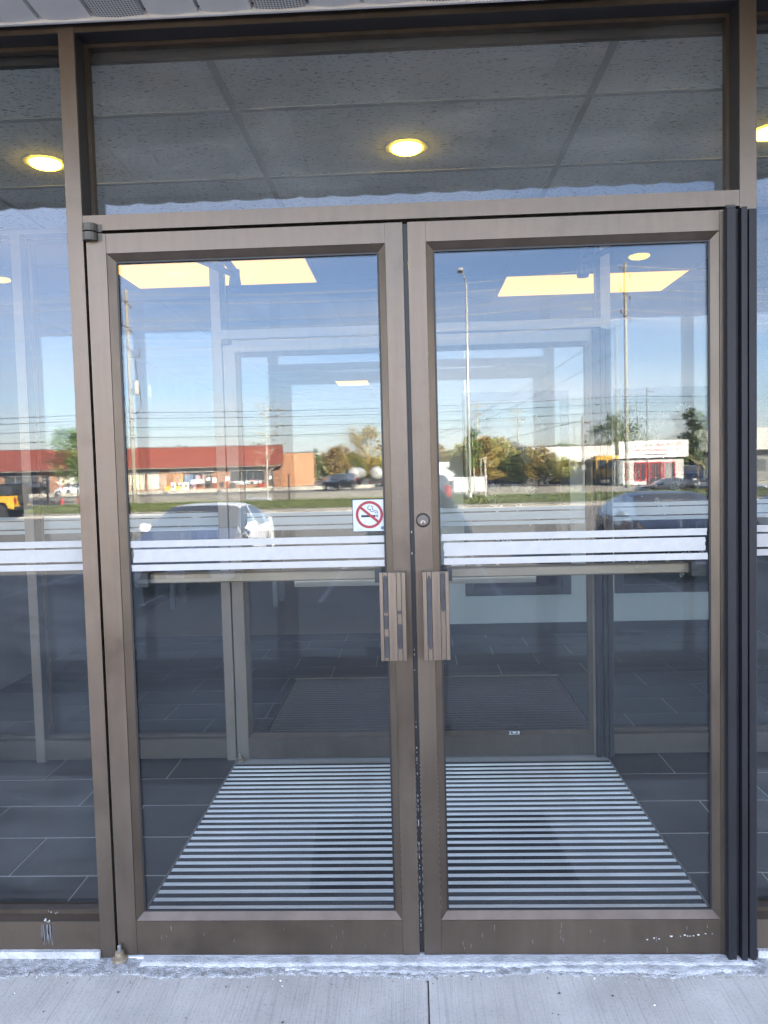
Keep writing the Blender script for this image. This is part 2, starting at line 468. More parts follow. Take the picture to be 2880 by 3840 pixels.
# crumbly mortar along the wall foot (uneven bed, small stones)
MORTAR = mat('white_mortar', (0.36, 0.35, 0.34), 0.9, col2=(0.56, 0.55, 0.53), scale=22, lo=0.35, hi=0.6, bump=0.6, bscale=150)
ROUGHC = mat('crumbled_concrete', (0.30, 0.29, 0.27), 0.95, col2=(0.52, 0.51, 0.50), scale=45, lo=0.4, hi=0.6, bump=0.8, bscale=190)
rnd = random.Random(5)
def bed(name, x0, x1, y0, y1, amp, z, m, step=0.012, rag=0.02, parent=None):
    nx = int((x1 - x0) / step); ny = max(3, int((y1 - y0) / 0.012))
    M = MB(); vs = []
    for i in range(nx + 1):
        rg = (sin(i * 0.31) * 0.4 + sin(i * 0.113 + 1) * 0.6) * rag + rnd.uniform(-1, 1) * rag * 0.4
        for j in range(ny + 1):
            t = j / ny
            y = y0 + rg + (y1 - y0 - rg) * t
            h = z + rnd.uniform(-1, 1) * amp
            if j == 0 or i in (0, nx): h = -0.02
            vs.append((x0 + (x1 - x0) * i / nx, y, h))
    fs = [(i * (ny + 1) + j, (i + 1) * (ny + 1) + j, (i + 1) * (ny + 1) + j + 1, i * (ny + 1) + j + 1) for i in range(nx) for j in range(ny)]
    M.add(vs, fs)
    return M.build(name, m, parent, smooth=True)
bed('crumbled_bed', -2.4, 2.4, -0.098, 0.0, 0.0022, 0.001, ROUGHC, rag=0.012, parent=sw)
bed('mortar_strip', -0.86, 0.97, -0.056, -0.004, 0.0007, 0.0075, MORTAR, rag=0.004, parent=sw)
bed('mortar_patch', 0.30, 0.95, -0.088, -0.04, 0.0020, 0.0045, MORTAR, rag=0.012, parent=sw)
bed('mortar_patch', -0.42, 0.22, -0.080, -0.05, 0.0018, 0.0035, MORTAR, rag=0.012, parent=sw)
st = MB()
for i in range(420):
    x = rnd.uniform(-1.25, 1.05) if i % 3 else rnd.gauss(rnd.choice([-0.88, 0.55, 0.9, 0.0]), 0.07)
    y = -0.085 + rnd.gauss(0, 0.014); r = rnd.uniform(0.0012, 0.0042)
    c = Vector((x, y, 0.003))
    q = [c + Vector((rnd.uniform(-1, 1), rnd.uniform(-1, 1), rnd.uniform(-0.4, 1))).normalized() * r for _ in range(6)]
    st.add(q, [(0, 1, 2), (0, 2, 3), (0, 3, 4), (0, 4, 1), (5, 2, 1), (5, 3, 2), (5, 4, 3), (5, 1, 4)])
st.build('loose_grit', mat('grit', (0.16, 0.13, 0.10), 0.9, col2=(0.55, 0.53, 0.5), scale=70, lo=0.45, hi=0.55), label='loose grit and crumbs along the foot of the entrance', cat='grit', kind='stuff')
st = MB()
for i in range(46):
    x = rnd.uniform(-1.25, 1.05); y = rnd.uniform(-0.30, -0.10); r = rnd.choice([0.0015, 0.002, 0.0025, 0.004])
    c = Vector((x, y, 0.001))
    q = [c + Vector((cos(a) * r * rnd.uniform(.6, 1.4), sin(a) * r * rnd.uniform(.6, 1.4), 0)) for a in (0, 1.2, 2.4, 3.6, 4.9)] + [c + Vector((0, 0, r))]
    st.add(q, [(0, 1, 5), (1, 2, 5), (2, 3, 5), (3, 4, 5), (4, 0, 5)])
st.build('fallen_specks', mat('speck', (0.08, 0.06, 0.05), 0.9, col2=(0.7, 0.66, 0.6), scale=12, lo=0.49, hi=0.51), label='scattered specks and pale chips on the broomed sidewalk', cat='debris', kind='stuff')

# doormat lying a little askew in front of the doors (seen mirrored in the door glass)
mat_root = empty('doormat', (0.06, -0.605, 0.0), 'dark rubber doormat lying askew on the sidewalk before the doors', 'doormat', rotz=radians(-4))
mm = MB().box(-0.455, 0.455, -0.255, 0.255, 0.001, 0.009)
mm.build('pad', mat('doormat_rubber', (0.018, 0.018, 0.019), 0.9, var=0.3, scale=40, bump=0.6, bscale=120), mat_root, local=True)
mb_ = MB()
for (a, b_, c, d) in ((-0.475, 0.475, -0.275, -0.255), (-0.475, 0.475, 0.255, 0.275), (-0.475, -0.455, -0.255, 0.255), (0.455, 0.475, -0.255, 0.255)):
    mb_.box(a, b_, c, d, 0.001, 0.006)
mb_.build('border', mat('doormat_edge', (0.05, 0.05, 0.05), 0.7), mat_root, local=True)

# ================================================================== OUR BUILDING
TOPZ = 6.8
STUCCO = mat('facade_stucco', (0.42, 0.40, 0.37), 0.9, var=0.08, scale=5)
bld = empty('shop_building', (0, 0, 0), 'long low shop building with white vented soffit above the glass entrance', 'building')
w = MB()
w.box(-45, 45, -0.0195, 0.2, 2.801, TOPZ)                      # wall above the glazing
w.box(-45, -2.98, -0.02, 0.2, 0.0, 2.8005); w.box(2.98, 45, -0.02, 0.2, 0.0, 2.8005)
w.build('facade_wall', STUCCO, bld)
rf = MB(); rf.box(-45, 45, 0.2, 13, 2.95, 3.2); rf.box(-45, 45, 12.8, 13, -0.1, 2.95); rf.box(-45, -44.8, .2, 12.8, -.1, 2.95); rf.box(44.8, 45, .2, 12.8, -.1, 2.95)
rf.box(-45, 45, 0.2, 0.6, 3.2, TOPZ)
rf.build('roof', STUCCO, bld)
SOF = mat('white_soffit', (0.88, 0.87, 0.86), 0.55, var=0.05, scale=6)
fas = MB(); fas.box(-45, 45, -1.195, -1.135, 2.765, 3.3); fas.box(-45, 45, -1.135, -0.02, 2.88, 3.3)
fas.build('fascia', SOF, bld)
# soffit panels: thin metal strips running out from the wall, their front edge sagging a little
soffit = MB().box(-9, 9, -0.030, -0.0215, 2.752, 2.775).build('soffit', SOF, bld)
SOFV = None
def soffit_vent_mat():
    m, n, b = newmat('perforated_soffit'); L = n.links
    co = n.nodes.new('ShaderNodeTexCoord'); mp_ = n.nodes.new('ShaderNodeMapping'); mp_.inputs['Scale'].default_value = (115, 115, 0)
    L.new(co.outputs['Object'], mp_.inputs[0])
    v = n.nodes.new('ShaderNodeTexVoronoi'); v.voronoi_dimensions = '2D'; v.inputs['Scale'].default_value = 1; v.inputs['Randomness'].default_value = 0
    L.new(mp_.outputs[0], v.inputs['Vector'])
    r = n.nodes.new('ShaderNodeValToRGB'); r.color_ramp.elements[0].position = 0.26; r.color_ramp.elements[0].color = (0.08, 0.08, 0.08, 1)
    r.color_ramp.elements[1].position = 0.34; r.color_ramp.elements[1].color = (0.70, 0.70, 0.69, 1)
    L.new(v.outputs['Distance'], r.inputs[0]); L.new(r.outputs[0], b.inputs['Base Color']); b.inputs['Roughness'].default_value = 0.6
    return m
SOFV = soffit_vent_mat()
PW = 0.152
def panel_mesh(nm, m):
    M = MB(); vs = []
    prof = [(-PW/2 + 0.001, 0.017), (-PW/2 + 0.006, 0.017), (-PW/2 + 0.010, 0.002), (-0.03, -0.0015), (0.0, -0.003), (0.03, -0.0015), (PW/2 - 0.003, 0.001), (PW/2 - 0.001, 0.017)]
    ys = [-1.1345, -1.11, -0.6, -0.032]
    sag = [0.0, 0.0, 0.0, 0.0]
    for y, s_ in zip(ys, sag):
        for (x, z) in prof: vs.append((x, y, 2.760 + z))
    n_ = len(prof)
    fs = [(i * n_ + j, i * n_ + j + 1, (i + 1) * n_ + j + 1, (i + 1) * n_ + j) for i in range(3) for j in range(n_ - 1)]
    M.add(vs, fs)
    me = M.data(nm); me.materials.append(m); return me
pm, pv = panel_mesh('soffit_panel', SOF), panel_mesh('soffit_panel_vented', SOFV)
x0 = -0.795
for i in range(-22, 34):
    o = piece('soffit_panel', pv if i % 3 == 0 else pm, (x0 + i * PW, 0, 0), soffit)
# front trim with a gently scalloped lower lip
lip = MB(); vs = []; N = 900
for i in range(N + 1):
    x = -4.5 + 9.0 * i / N
    z = 2.747 - 0.012 * abs(sin(pi * (x - x0) / PW)) ** 0.6
    vs += [(x, -1.207, z), (x, -1.207, 2.87), (x, -1.1955, 2.87), (x, -1.1955, z)]
lip.add(vs, [f for i in range(N) for f in ((4*i, 4*i+4, 4*i+5, 4*i+1), (4*i+3, 4*i+2, 4*i+6, 4*i+7), (4*i, 4*i+3, 4*i+7, 4*i+4))])
lip.build('drip_edge', SOF, bld)

# ------------------------------------------------------------------ storefront framing
def storefront(name, y0, dz, label, glass_s, glass_t, xs_out, bands, outer):
    r = empty(name, (0, y0, 0), label, 'storefront')
    D = 0.115
    HB, HT = 2.741, 2.80 if outer else 2.718
    if not outer: HB = 2.69
    TB0, TB1 = 2.180 + dz, 2.224 + dz
    def B(n, b, m=None, **k): return box(n, (b[0], b[1], y0 + b[2], y0 + b[3], b[4], b[5]), m or (BRONZE if outer else BRONZE_LIFTED), r, **k)
    allx = sorted([-0.961, 0.961] + xs_out)
    for x in allx:
        B('mullion', (x - 0.023, x + 0.023, 0, D, 0, HT))
    edge0, edge1 = allx[0] - 0.023, allx[-1] + 0.023
    for a, b in zip(allx[:-1], allx[1:]):
        xa, xb = a + 0.0235, b - 0.0235
        B('head', (xa, xb, 0.002, D - 0.002, HB, HT - 0.002))
        mid = abs((a + b) / 2) < 0.1
        z0 = TB1 if mid else 0.112
        if mid:
            B('transom_bar', (xa, xb, 0.001, D - 0.003, TB0, TB1))
        else:
            B('sill', (xa, xb, 0.003, D - 0.003, 0.012, 0.112), BRONZE_D)
            if outer:
                B('sealant_strip', (xa, xb, -0.010, 0.004, 0.002, 0.024), MORTAR)
            B('ledge', (xa, xb, 0.045, 0.075, 0.112, 0.126), BEADM)
        # dark reveal plates and glazing stop close to the glass
        g0, g1 = 0.088, 0.094
        m = MB()
        e = 0.0015
        m.box(xa, xa + e, y0 + 0.004, y0 + 0.062, z0, HB); m.box(xb - e, xb, y0 + 0.004, y0 + 0.062, z0, HB)
        m.box(xa + e, xb - e, y0 + 0.004, y0 + 0.062, HB - e, HB)
        m.build('reveal', DARKREV, r)
        for n_, b_ in (('stop', (xa, xa + 0.012, 0.063, g0, z0, HB)), ('stop', (xb - 0.012, xb, 0.063, g0, z0, HB)), ('stop', (xa + 0.012, xb - 0.012, 0.063, g0, HB - 0.012, HB))):
            B(n_, b_, BEADM)
        zb = z0 + (0.0 if mid else 0.014)
        p = B('glass_pane', (xa + 0.002, xb - 0.002, g0 + 0.0005, g1, zb - 0.004, HB - 0.002), glass_t if mid else glass_s)
        if not mid and bands:
            for (b0, b1) in ((1.252, 1.272), (1.207, 1.246), (1.181, 1.200)):
                B('vinyl_band', (xa + 0.0015, xb - 0.0015, g0 - 0.0016, g0 - 0.0004, b0, b1), VINYL if outer else VINYL_IN)
    return r

sf_out = storefront('storefront_frame', 0.0, 0.0, 'bronze aluminium storefront framing with transom light around the outer doors', GLASS_SIDE, GLASS_TR, [-2.93, -1.96, 1.96, 2.93], True, True)
sf_in = storefront('storefront_frame', 1.60, -0.04, 'bronze framing of the inner entrance behind the vestibule grille', GLASS_IN, GLASS_IN, [-2.93, -1.96, 1.96, 2.93], True, False)

# ------------------------------------------------------------------ door leaves
def mitre_bead(root, xo0, xo1, zo0, zo1, yo, ins, yi, m):
    # four sloped glazing beads meeting in mitres
    O = [(xo0, zo0), (xo1, zo0), (xo1, zo1), (xo0, zo1)]
    I = [(xo0 + ins, zo0 + ins), (xo1 - ins, zo0 + ins), (xo1 - ins, zo1 - ins), (xo0 + ins, zo1 - ins)]
    for k in range(4):
        a, b = O[k], O[(k + 1) % 4]; c, d = I[(k + 1) % 4], I[k]
        M = MB()
        M.add([(a[0], yo, a[1]), (b[0], yo, b[1]), (c[0], yi, c[1]), (d[0], yi, d[1]),
               (a[0], yi + 0.004, a[1]), (b[0], yi + 0.004, b[1]), (c[0], yi + 0.004, c[1]), (d[0], yi + 0.004, d[1])],
              [(0, 1, 2, 3), (7, 6, 5, 4), (3, 2, 6, 7), (0, 4, 5, 1), (1, 5, 6, 2), (0, 3, 7, 4)])
        M.build('glazing_bead', m, root)
    return I

def leaf(y0, xa, xb, sw0, sw1, z0, z1, label, glass, root_x):
    BRONZE = MATS['bronze_anodised'] if y0 < 1 else BRONZE_LIFTED
    r = empty('glass_door', (root_x, y0, 0), label, 'door')
    T = 0.045
    f = y0
    box('stile', (xa, xa + sw0, f, f + T, z0, z1), BRONZE, r)
    box('stile', (xb - sw1, xb, f, f + T, z0, z1), BRONZE, r)
    box('top_rail', (xa + sw0 + .0005, xb - sw1 - .0005, f + 0.0012, f + T, z1 - 0.056, z1), BRONZE, r)
    br = box('bottom_rail', (xa + sw0 + .0005, xb - sw1 - .0005, f + 0.0012, f + T, z0, z0 + 0.105), BRONZE_D, r)
    I = mitre_bead(r, xa + sw0 + 0.0008, xb - sw1 - 0.0008, z0 + 0.1055, z1 - 0.0565, f + 0.003, 0.020, f + 0.0195, BEADM)
    gx0, gx1, gz0, gz1 = I[0][0], I[1][0], I[0][1], I[2][1]
    g = MB(); e = 0.0045
    g.box(gx0, gx0 + e, f + .0185, f + .0245, gz0, gz1); g.box(gx1 - e, gx1, f + .0185, f + .0245, gz0, gz1)
    g.box(gx0 + e, gx1 - e, f + .0185, f + .0245, gz1 - e, gz1); g.box(gx0 + e, gx1 - e, f + .0185, f + .0245, gz0, gz0 + e)
    g.build('gasket', RUBBER, r)
    box('glass_pane', (gx0 + .001, gx1 - .001, f + 0.0250, f + 0.0310, gz0 + .001, gz1 - .001), glass, r)
    return r, (gx0, gx1, gz0, gz1)

def ragged_band(root, x0, x1, z0, z1, y, m, seed):
    rn = random.Random(seed); pts = []
    n = 5
    dx0, dx1 = rn.uniform(-.005, .005), rn.uniform(-.005, .005)
    for i in range(n): pts.append((x0 + dx0 + rn.uniform(-.0018, .0018), z0 + (z1 - z0) * i / (n - 1)))
    for i in range(n): pts.append((x1 + dx1 + rn.uniform(-.0018, .0018), z1 + (z0 - z1) * i / (n - 1)))
    MB().prism(pts, y, y + 0.0008, 'y').build('vinyl_band', m, root)

def pull_handle(root, xa, xb, z0, z1, y0, out_sign, scuffs):
    # stepped plate on a return leg, the leg on the side next to the meeting stile
    w_ = xb - xa; yf = y0 - 0.047
    u = [0, 0.015, 0.135, 0.150, 0.152, 0.320, 0.322, 0.337, 0.645, 0.660, 0.662, 0.830, 0.832, 0.847, 0.985, 1.0]
    dep = [0.0015, 0, 0, 0.005, 0.0022, 0.0022, 0.005, 0, 0, 0.005, 0.0022, 0.0022, 0.005, 0, 0, 0.0015]
    X = lambda t: xa + w_ * t if out_sign < 0 else xb - w_ * t
    pts = [(X(t), yf + d) for t, d in zip(u, dep)]
    pts += [(X(1.0), y0), (X(0.905), y0), (X(0.905), yf + 0.010), (X(0.0), yf + 0.010)]
    h = MB().prism(pts, z0, z1, 'z').build('pull_handle', mat('pull_bronze', (0.21, 0.172, 0.138), 0.34, 0.8, var=0.12, scale=3, stretch=(30, 5, 0.6)), root, bevel=0.0006)
    sc = mat('bare_tape_patch', (0.028, 0.028, 0.032), 0.5, var=0.3, scale=25)
    for (t0, t1, a, b) in scuffs:
        rn = random.Random(int(a * 977 + t0 * 100)); q = []
        zz = [0, .05, .12, .3, .5, .7, .88, .95, 1.0]
        n = len(zz) - 1
        for i in range(n + 1):
            z = a + (b - a) * zz[i]
            k = 1.0 if 0 < i < n else 0.35
            q.append((X(t0 + (t1 - t0) * (0.5 - 0.5 * k * rn.uniform(.9, 1))), z0 + (z1 - z0) * z))
        for i in range(n, -1, -1):
            z = a + (b - a) * zz[i]
            k = 1.0 if 0 < i < n else 0.25
            q.append((X(t0 + (t1 - t0) * (0.5 + 0.5 * k * rn.uniform(.9, 1))), z0 + (z1 - z0) * z))
        MB().prism(q, yf + 0.0015, yf + 0.0021, 'y').build('tape_patch', sc, h)
    st_ = MB(); zc = (z0 + z1) / 2
    st_.tube((X(0.5), yf + 0.009, zc - 0.07), (X(0.5), y0, zc - 0.07), 0.006); st_.tube((X(0.5), yf + 0.009, zc + 0.07), (X(0.5), y0, zc + 0.07), 0.006)
    st_.build('stand_off', STEEL, h)
    return h

def push_bar(root, x0, x1, y, z0, z1):
    p = MB().prism([(y + 0.060, z0), (y + 0.030, z0), (y + 0.026, z0 + 0.004), (y + 0.026, z1 - 0.004), (y + 0.030, z1), (y + 0.060, z1)], x0, x1, 'x').build('push_bar', mat('push_bar_metal', (0.26, 0.205, 0.15), 0.4, 0.5, var=0.08, scale=4, stretch=(0.5, 4, 4)), root)
    m = MB(); m.box(x0 - 0.012, x0 + 0.03, y + 0.001, y + 0.062, z0 - 0.006, z1 + 0.006); m.box(x1 - 0.03, x1 + 0.012, y + 0.001, y + 0.062, z0 - 0.006, z1 + 0.006)
    m.build('end_bracket', mat('dark_bracket', (0.03, 0.028, 0.026), 0.5, 0.3), p)

# outer pair
ld, gl = leaf(0.0, -0.9295, -0.0105, 0.0575, 0.0505, 0.008, 2.170, 'bronze framed glass door leaf with the no-smoking sticker, hinged beside the plain mullion', GLASS_OUT, -0.93)
rd, gr = leaf(0.0, 0.0035, 0.925, 0.0515, 0.043, 0.008, 2.170, 'bronze framed glass door leaf with round lock cylinder, next to the black channel', GLASS_OUT, 0.93)
for (b0, b1, s) in ((1.252, 1.272, 1), (1.207, 1.246, 2), (1.181, 1.200, 3)):
    ragged_band(ld, gl[0] + 0.008, gl[1] - 0.0055, b0, b1, 0.0237, VINYL, s)
    ragged_band(rd, gr[0] + 0.0085, gr[1] - 0.010, b0, b1, 0.0237, VINYL, s + 20)
pull_handle(ld, -0.1015, -0.026, 0.914, 1.170, 0.0, -1, [(0.15, 0.32, 0.03, 0.28), (0.15, 0.32, 0.36, 0.52), (0.15, 0.32, 0.54, 0.97), (0.665, 0.83, 0.13, 0.42), (0.665, 0.83, 0.53, 0.57)])
pull_handle(rd, 0.0225, 0.0985, 0.914, 1.170, 0.0, 1, [(0.15, 0.32, 0.55, 0.99), (0.665, 0.83, 0.12, 0.96)])
push_bar(ld, gl[0] + 0.02, gl[1] - 0.006, 0.031, 1.137, 1.168)
push_bar(rd, gr[0] + 0.006, gr[1] - 0.02, 0.031, 1.137, 1.168)
# lock cylinder
lk = MB().lathe([(0.0205, 0.0), (0.0205, -0.003), (0.018, -0.0055), (0.0165, -0.0055)], (0.029, 0, 1.316), 'y', 32).build('lock_cylinder', mat('lock_collar', (0.04, 0.038, 0.036), 0.4, 0.7), rd, smooth='angle')
MB().lathe([(0.0165, -0.002), (0.0165, -0.0075), (0.0155, -0.0085)], (0.029, 0, 1.316), 'y', 32).build('barrel', mat('lock_barrel', (0.12, 0.105, 0.095), 0.4, 0.7), lk, smooth='angle')
MB().lathe([(0.0072, -0.004), (0.0072, -0.0095), (0.0062, -0.0100)], (0.029, 0, 1.309), 'y', 24).build('plug', mat('lock_plug', (0.26, 0.22, 0.18), 0.35, 0.8), lk, smooth='angle')
MB().prism([(0.0275, 1.3045), (0.0305, 1.3045), (0.0300, 1.3095), (0.0315, 1.312), (0.029, 1.3135), (0.0265, 1.312), (0.0280, 1.3095)], -0.0108, -0.0095, 'y').build('keyhole', BLACK, lk)
# hinges of the outer left leaf
def knuckle(root, xc, y0, z0, z1, m):
    pts = []
    for i in range(9):
        t = pi * i / 8
        pts.append((xc - 0.022 * cos(t), y0 - 0.024 * sin(t) - 0.001))
    pts += [(xc + 0.034, y0 - 0.0005), (xc - 0.0225, y0 - 0.0005)]
    return MB().prism(pts, z0, z1, 'z').build('hinge_knuckle', m, root, bevel=0.001)
KN = mat('grey_hinge', (0.075, 0.07, 0.06), 0.5, 0.3, var=0.15, scale=40)
knuckle(ld, -0.915, 0.0, 2.149, 2.172, KN)
knuckle(sf_out, -0.915, 0.0, 2.176, 2.197, KN)
# gap: black weatherstrip on the meeting edge, worn
box('weatherstrip', (-0.0100, 0.0030, 0.010, 0.040, 0.010, 2.168), RUBBER, rd)
wsm = MB(); rn = random.Random(11)
for i in range(60):
    z = 0.06 + abs(rn.gauss(0, 0.35)); 
    if z > 1.5: continue
    h = rn.uniform(.002, .008)
    wsm.box(-0.0062, -0.0052 + rn.uniform(0, .0012), 0.0088, 0.0099, z, z + h)
wsm.build('frayed_pile', mat('frayed_white', (0.55, 0.55, 0.53), 0.9), rd)
# white splashes on the right leaf's bottom rail and a drip on the left sill
sp = MB(); rn = random.Random(3)
def blot(M, x, z, r, y, rn, asp=1.0):
    M.prism([(x + cos(a) * r * asp * rn.uniform(.6, 1.3), z + sin(a) * r * rn.uniform(.6, 1.3)) for a in [j * 2 * pi / 8 for j in range(8)]], y - 0.0006, y + 0.0002, 'y')
for x in (0.665, 0.685, 0.70, 0.735, 0.762, 0.775, 0.783, 0.790, 0.80, 0.815, 0.835, 0.855):
    blot(sp, x, 0.062 + (x - 0.76) * 0.08 + rn.uniform(-.003, .003), rn.uniform(.0008, .0026), 0.0008, rn, rn.uniform(1, 2.6))
sp.build('paint_splash', mat('old_white_paint', (0.5, 0.49, 0.47), 0.7), rd)
st2 = MB()
for i in range(16):
    x = rn.uniform(0.08, 0.86); z = rn.uniform(0.012, 0.10); st2.prism([(x, z), (x + .0015, z), (x + .002, z + rn.uniform(.006, .02)), (x, z + rn.uniform(.006, .02))], 0.0002, 0.0009, 'y')
st2.build('chalky_streak', mat('chalky_drip', (0.16, 0.14, 0.125), 0.9), rd)
st2 = MB()
for i in range(14):
    x = rn.uniform(-0.86, -0.08); z = rn.uniform(0.012, 0.10); st2.prism([(x, z), (x + .0012, z), (x + .0016, z + rn.uniform(.004, .016)), (x, z + rn.uniform(.004, .016))], 0.0002, 0.0009, 'y')
st2.build('chalky_streak', MATS['chalky_drip'], ld)
dr = MB()
for i in range(15):
    x = -1.150 + rn.gauss(0, 0.009); dr.prism([(x, 0.104), (x + .003, 0.104), (x + .0035 + rn.uniform(-.002, .002), rn.uniform(.03, .075)), (x + rn.uniform(-.002, .002), rn.uniform(.03, .075))], 0.0018, 0.0028, 'y')
dr.build('chalky_streak', mat('grey_drip', (0.17, 0.16, 0.16), 0.9), sf_out)
for i in range(14):
    dr = MB(); blot(dr, -1.150 + rn.gauss(0, 0.010), 0.110 + rn.uniform(-.003, .012), rn.uniform(.0012, .0035), 0.0022 if i % 2 else 0.044, rn)
    dr.build('bird_dropping', mat('dropping', (0.5, 0.5, 0.48), 0.8), sf_out)

# black ribbed channel that covers the hinge side of the right leaf
def ribbed_channel(y0, label, zt):
    r = empty('hinge_channel', (0.937, y0, 0), label, 'channel')
    MB().box(0.8915, 0.9825, y0 - 0.006, y0 - 0.001, 0.003, zt).build('back_plate', DARKREV, r)
    for (a, b, d) in ((0.8925, 0.9165, 0.026), (0.9300, 0.9465, 0.030), (0.9540, 0.9740, 0.022)):
        MB().box(a, b, y0 - d, y0 - 0.0062, 0.004, zt - 0.004 * (a > 0.93)).build('rib', CHANNEL, r, bevel=0.0012)
    return r
ribbed_channel(0.0, 'blackened ribbed metal channel beside the outer door with the lock', 2.168)
m = MB(); m.box(0.899, 0.925, -0.0012, 0.0006, 2.172, 2.183); m.build('cut_notch', BLACK, sf_out)
# bottom pivots
def pivot(y0, x, label):
    r = empty('floor_pivot', (x, y0, 0), label, 'pivot')
    MB().lathe([(0.024, 0.0), (0.022, 0.008), (0.014, 0.013), (0.013, 0.026), (0.010, 0.028)], (x, y0 - 0.012, 0.001), 'z', 16).build('pin_base', mat('rusty_brass', (0.14, 0.10, 0.06), 0.6, 0.4, col2=(0.30, 0.25, 0.18), scale=70), r, smooth='angle')
    MB().lathe([(0.006, 0.026), (0.006, 0.044), (0.004, 0.046)], (x, y0 - 0.012, 0.001), 'z', 12).build('pin', STEEL, r, smooth='angle')
pivot(0.0, -0.921, 'rusty floor pivot at the foot of the outer door beside the left mullion')
# threshold
th = empty('threshold', (0, 0, 0), 'thin aluminium threshold under the outer doors', 'threshold')
box('sill_plate', (-0.925, 0.925, -0.004, 0.115, 0.0015, 0.0045), ALU, th)
box('nosing', (-0.87, 0.89, -0.009, -0.0045, 0.001, 0.0065), ALU, th)

# no-smoking sticker
sg = empty('no_smoking_sticker', (-0.129, 0.0236, 1.333), 'square white no-smoking sticker with red ring stuck on the door glass', 'sticker')
sx0, sx1, sz0, sz1 = -0.1785, -0.0800, 1.2840, 1.3805
yS = 0.0238
box('backing', (sx0, sx1, yS, yS + 0.0006, sz0, sz1), mat('sticker_navy', (0.02, 0.025, 0.06), 0.5), sg)
box('sheet', (sx0 + .002, sx1 - .002, yS - 0.0004, yS - 0.0001, sz0 + .002, sz1 - .002), mat('sticker_white', (0.46, 0.49, 0.54), 0.5), sg)
cx, cz = -0.1282, 1.3345
RED = mat('sticker_red', (0.26, 0.02, 0.02), 0.5)
MB().ring((cx, cz), 0.0325, 0.0405, yS - 0.0010, yS - 0.0006, 48).build('red_ring', RED, sg)
m = MB(); a = radians(-40); L_ = 0.034; w2 = 0.0038
dx, dz_ = cos(a), sin(a)
nx_, nz_ = -dz_ * w2, dx * w2
m.prism([(cx - dx * L_ + nx_, cz - dz_ * L_ + nz_), (cx + dx * L_ + nx_, cz + dz_ * L_ + nz_), (cx + dx * L_ - nx_, cz + dz_ * L_ - nz_), (cx - dx * L_ - nx_, cz - dz_ * L_ - nz_)], yS - 0.0016, yS - 0.0012, 'y')
m.build('red_bar', RED, sg)
m = MB(); m.box(cx - 0.024, cx + 0.0175, yS - 0.0011, yS - 0.0007, cz - 0.0075, cz - 0.0010); m.build('cigarette', BLACK, sg)
m = MB(); m.box(cx + 0.019, cx + 0.0212, yS - 0.0011, yS - 0.0007, cz - 0.0075, cz - 0.0005); m.box(cx + 0.0232, cx + 0.0254, yS - 0.0011, yS - 0.0007, cz - 0.0075, cz - 0.0005); m.build('ember', BLACK, sg)
def ribbon(M, pts, w_, y):
    for p, q in zip(pts[:-1], pts[1:]):
        d = Vector((q[0] - p[0], q[1] - p[1])).normalized(); nx, nz = -d.y * w_, d.x * w_
        M.prism([(p[0] + nx, p[1] + nz), (p[0] - nx, p[1] - nz), (q[0] - nx, q[1] - nz), (q[0] + nx, q[1] + nz)], y, y + 0.0003, 'y')
m = MB()
ribbon(m, [(cx + .0245, cz + .003), (cx + .024, cz + .008), (cx + .020, cz + .012), (cx + .013, cz + .013), (cx + .009, cz + .016), (cx + .010, cz + .020), (cx + .009, cz + .024), (cx + .005, cz + .026)], 0.0009, yS - 0.0011)
ribbon(m, [(cx + .020, cz + .003), (cx + .0195, cz + .006), (cx + .014, cz + .0085), (cx + .007, cz + .0085), (cx + .003, cz + .012), (cx + .004, cz + .016), (cx - .001, cz + .015), (cx - .005, cz + .019), (cx - .003, cz + .025), (cx + .001, cz + .027)], 0.0009, yS - 0.0011)
m.build('smoke', BLACK, sg)
text_mesh('lettering', 'Ontario', 0.0052, mat('sticker_grey', (0.10, 0.13, 0.2), 0.6), sg, (-0.158 + 0.129, yS - 0.0236 - 0.0006, 1.2905 - 1.333), extrude=0.0001)
MB().lathe([(0.0055, 0.0), (0.0055, -0.0003)], (-0.0905, yS - 0.0006, 1.2945), 'y', 10).build('emblem', MATS['sticker_grey'], sg)
# ================================================================== VESTIBULE AND LOBBY
SLATE = mat('slate_tile', (0.028, 0.028, 0.030), 0.42, var=0.35, scale=2.5, bump=0.12, bscale=30)
GROUT = mat('pale_grout', (0.44, 0.43, 0.41), 0.9)
fl = box('floor', (-2.95, 2.95, 0.118, 12.7, -0.2, -0.0030), GROUT, kind='structure')
ORIG[fl.name] = Vector((0, 0, 0))
def gx(x0, x1, y0, y1): return x0, x1, y0, y1
holes = [(-0.935, 0.945, 0.235, 1.545), (-0.87, 0.985, 1.76, 3.10)]
cache = {}
def tile(x0, x1, y0, y1):
    k = (round(x1 - x0, 3), round(y1 - y0, 3))
    if k not in cache:
        me = MB().box(0, x1 - x0, 0, y1 - y0, -0.0030, 0.0).data('floor_tile'); me.materials.append(SLATE); cache[k] = me
    piece('floor_tile', cache[k], (x0, y0, 0), fl)
rows = [0.18 + 0.2985 * i for i in range(-1, 15)]
g_ = 0.0036
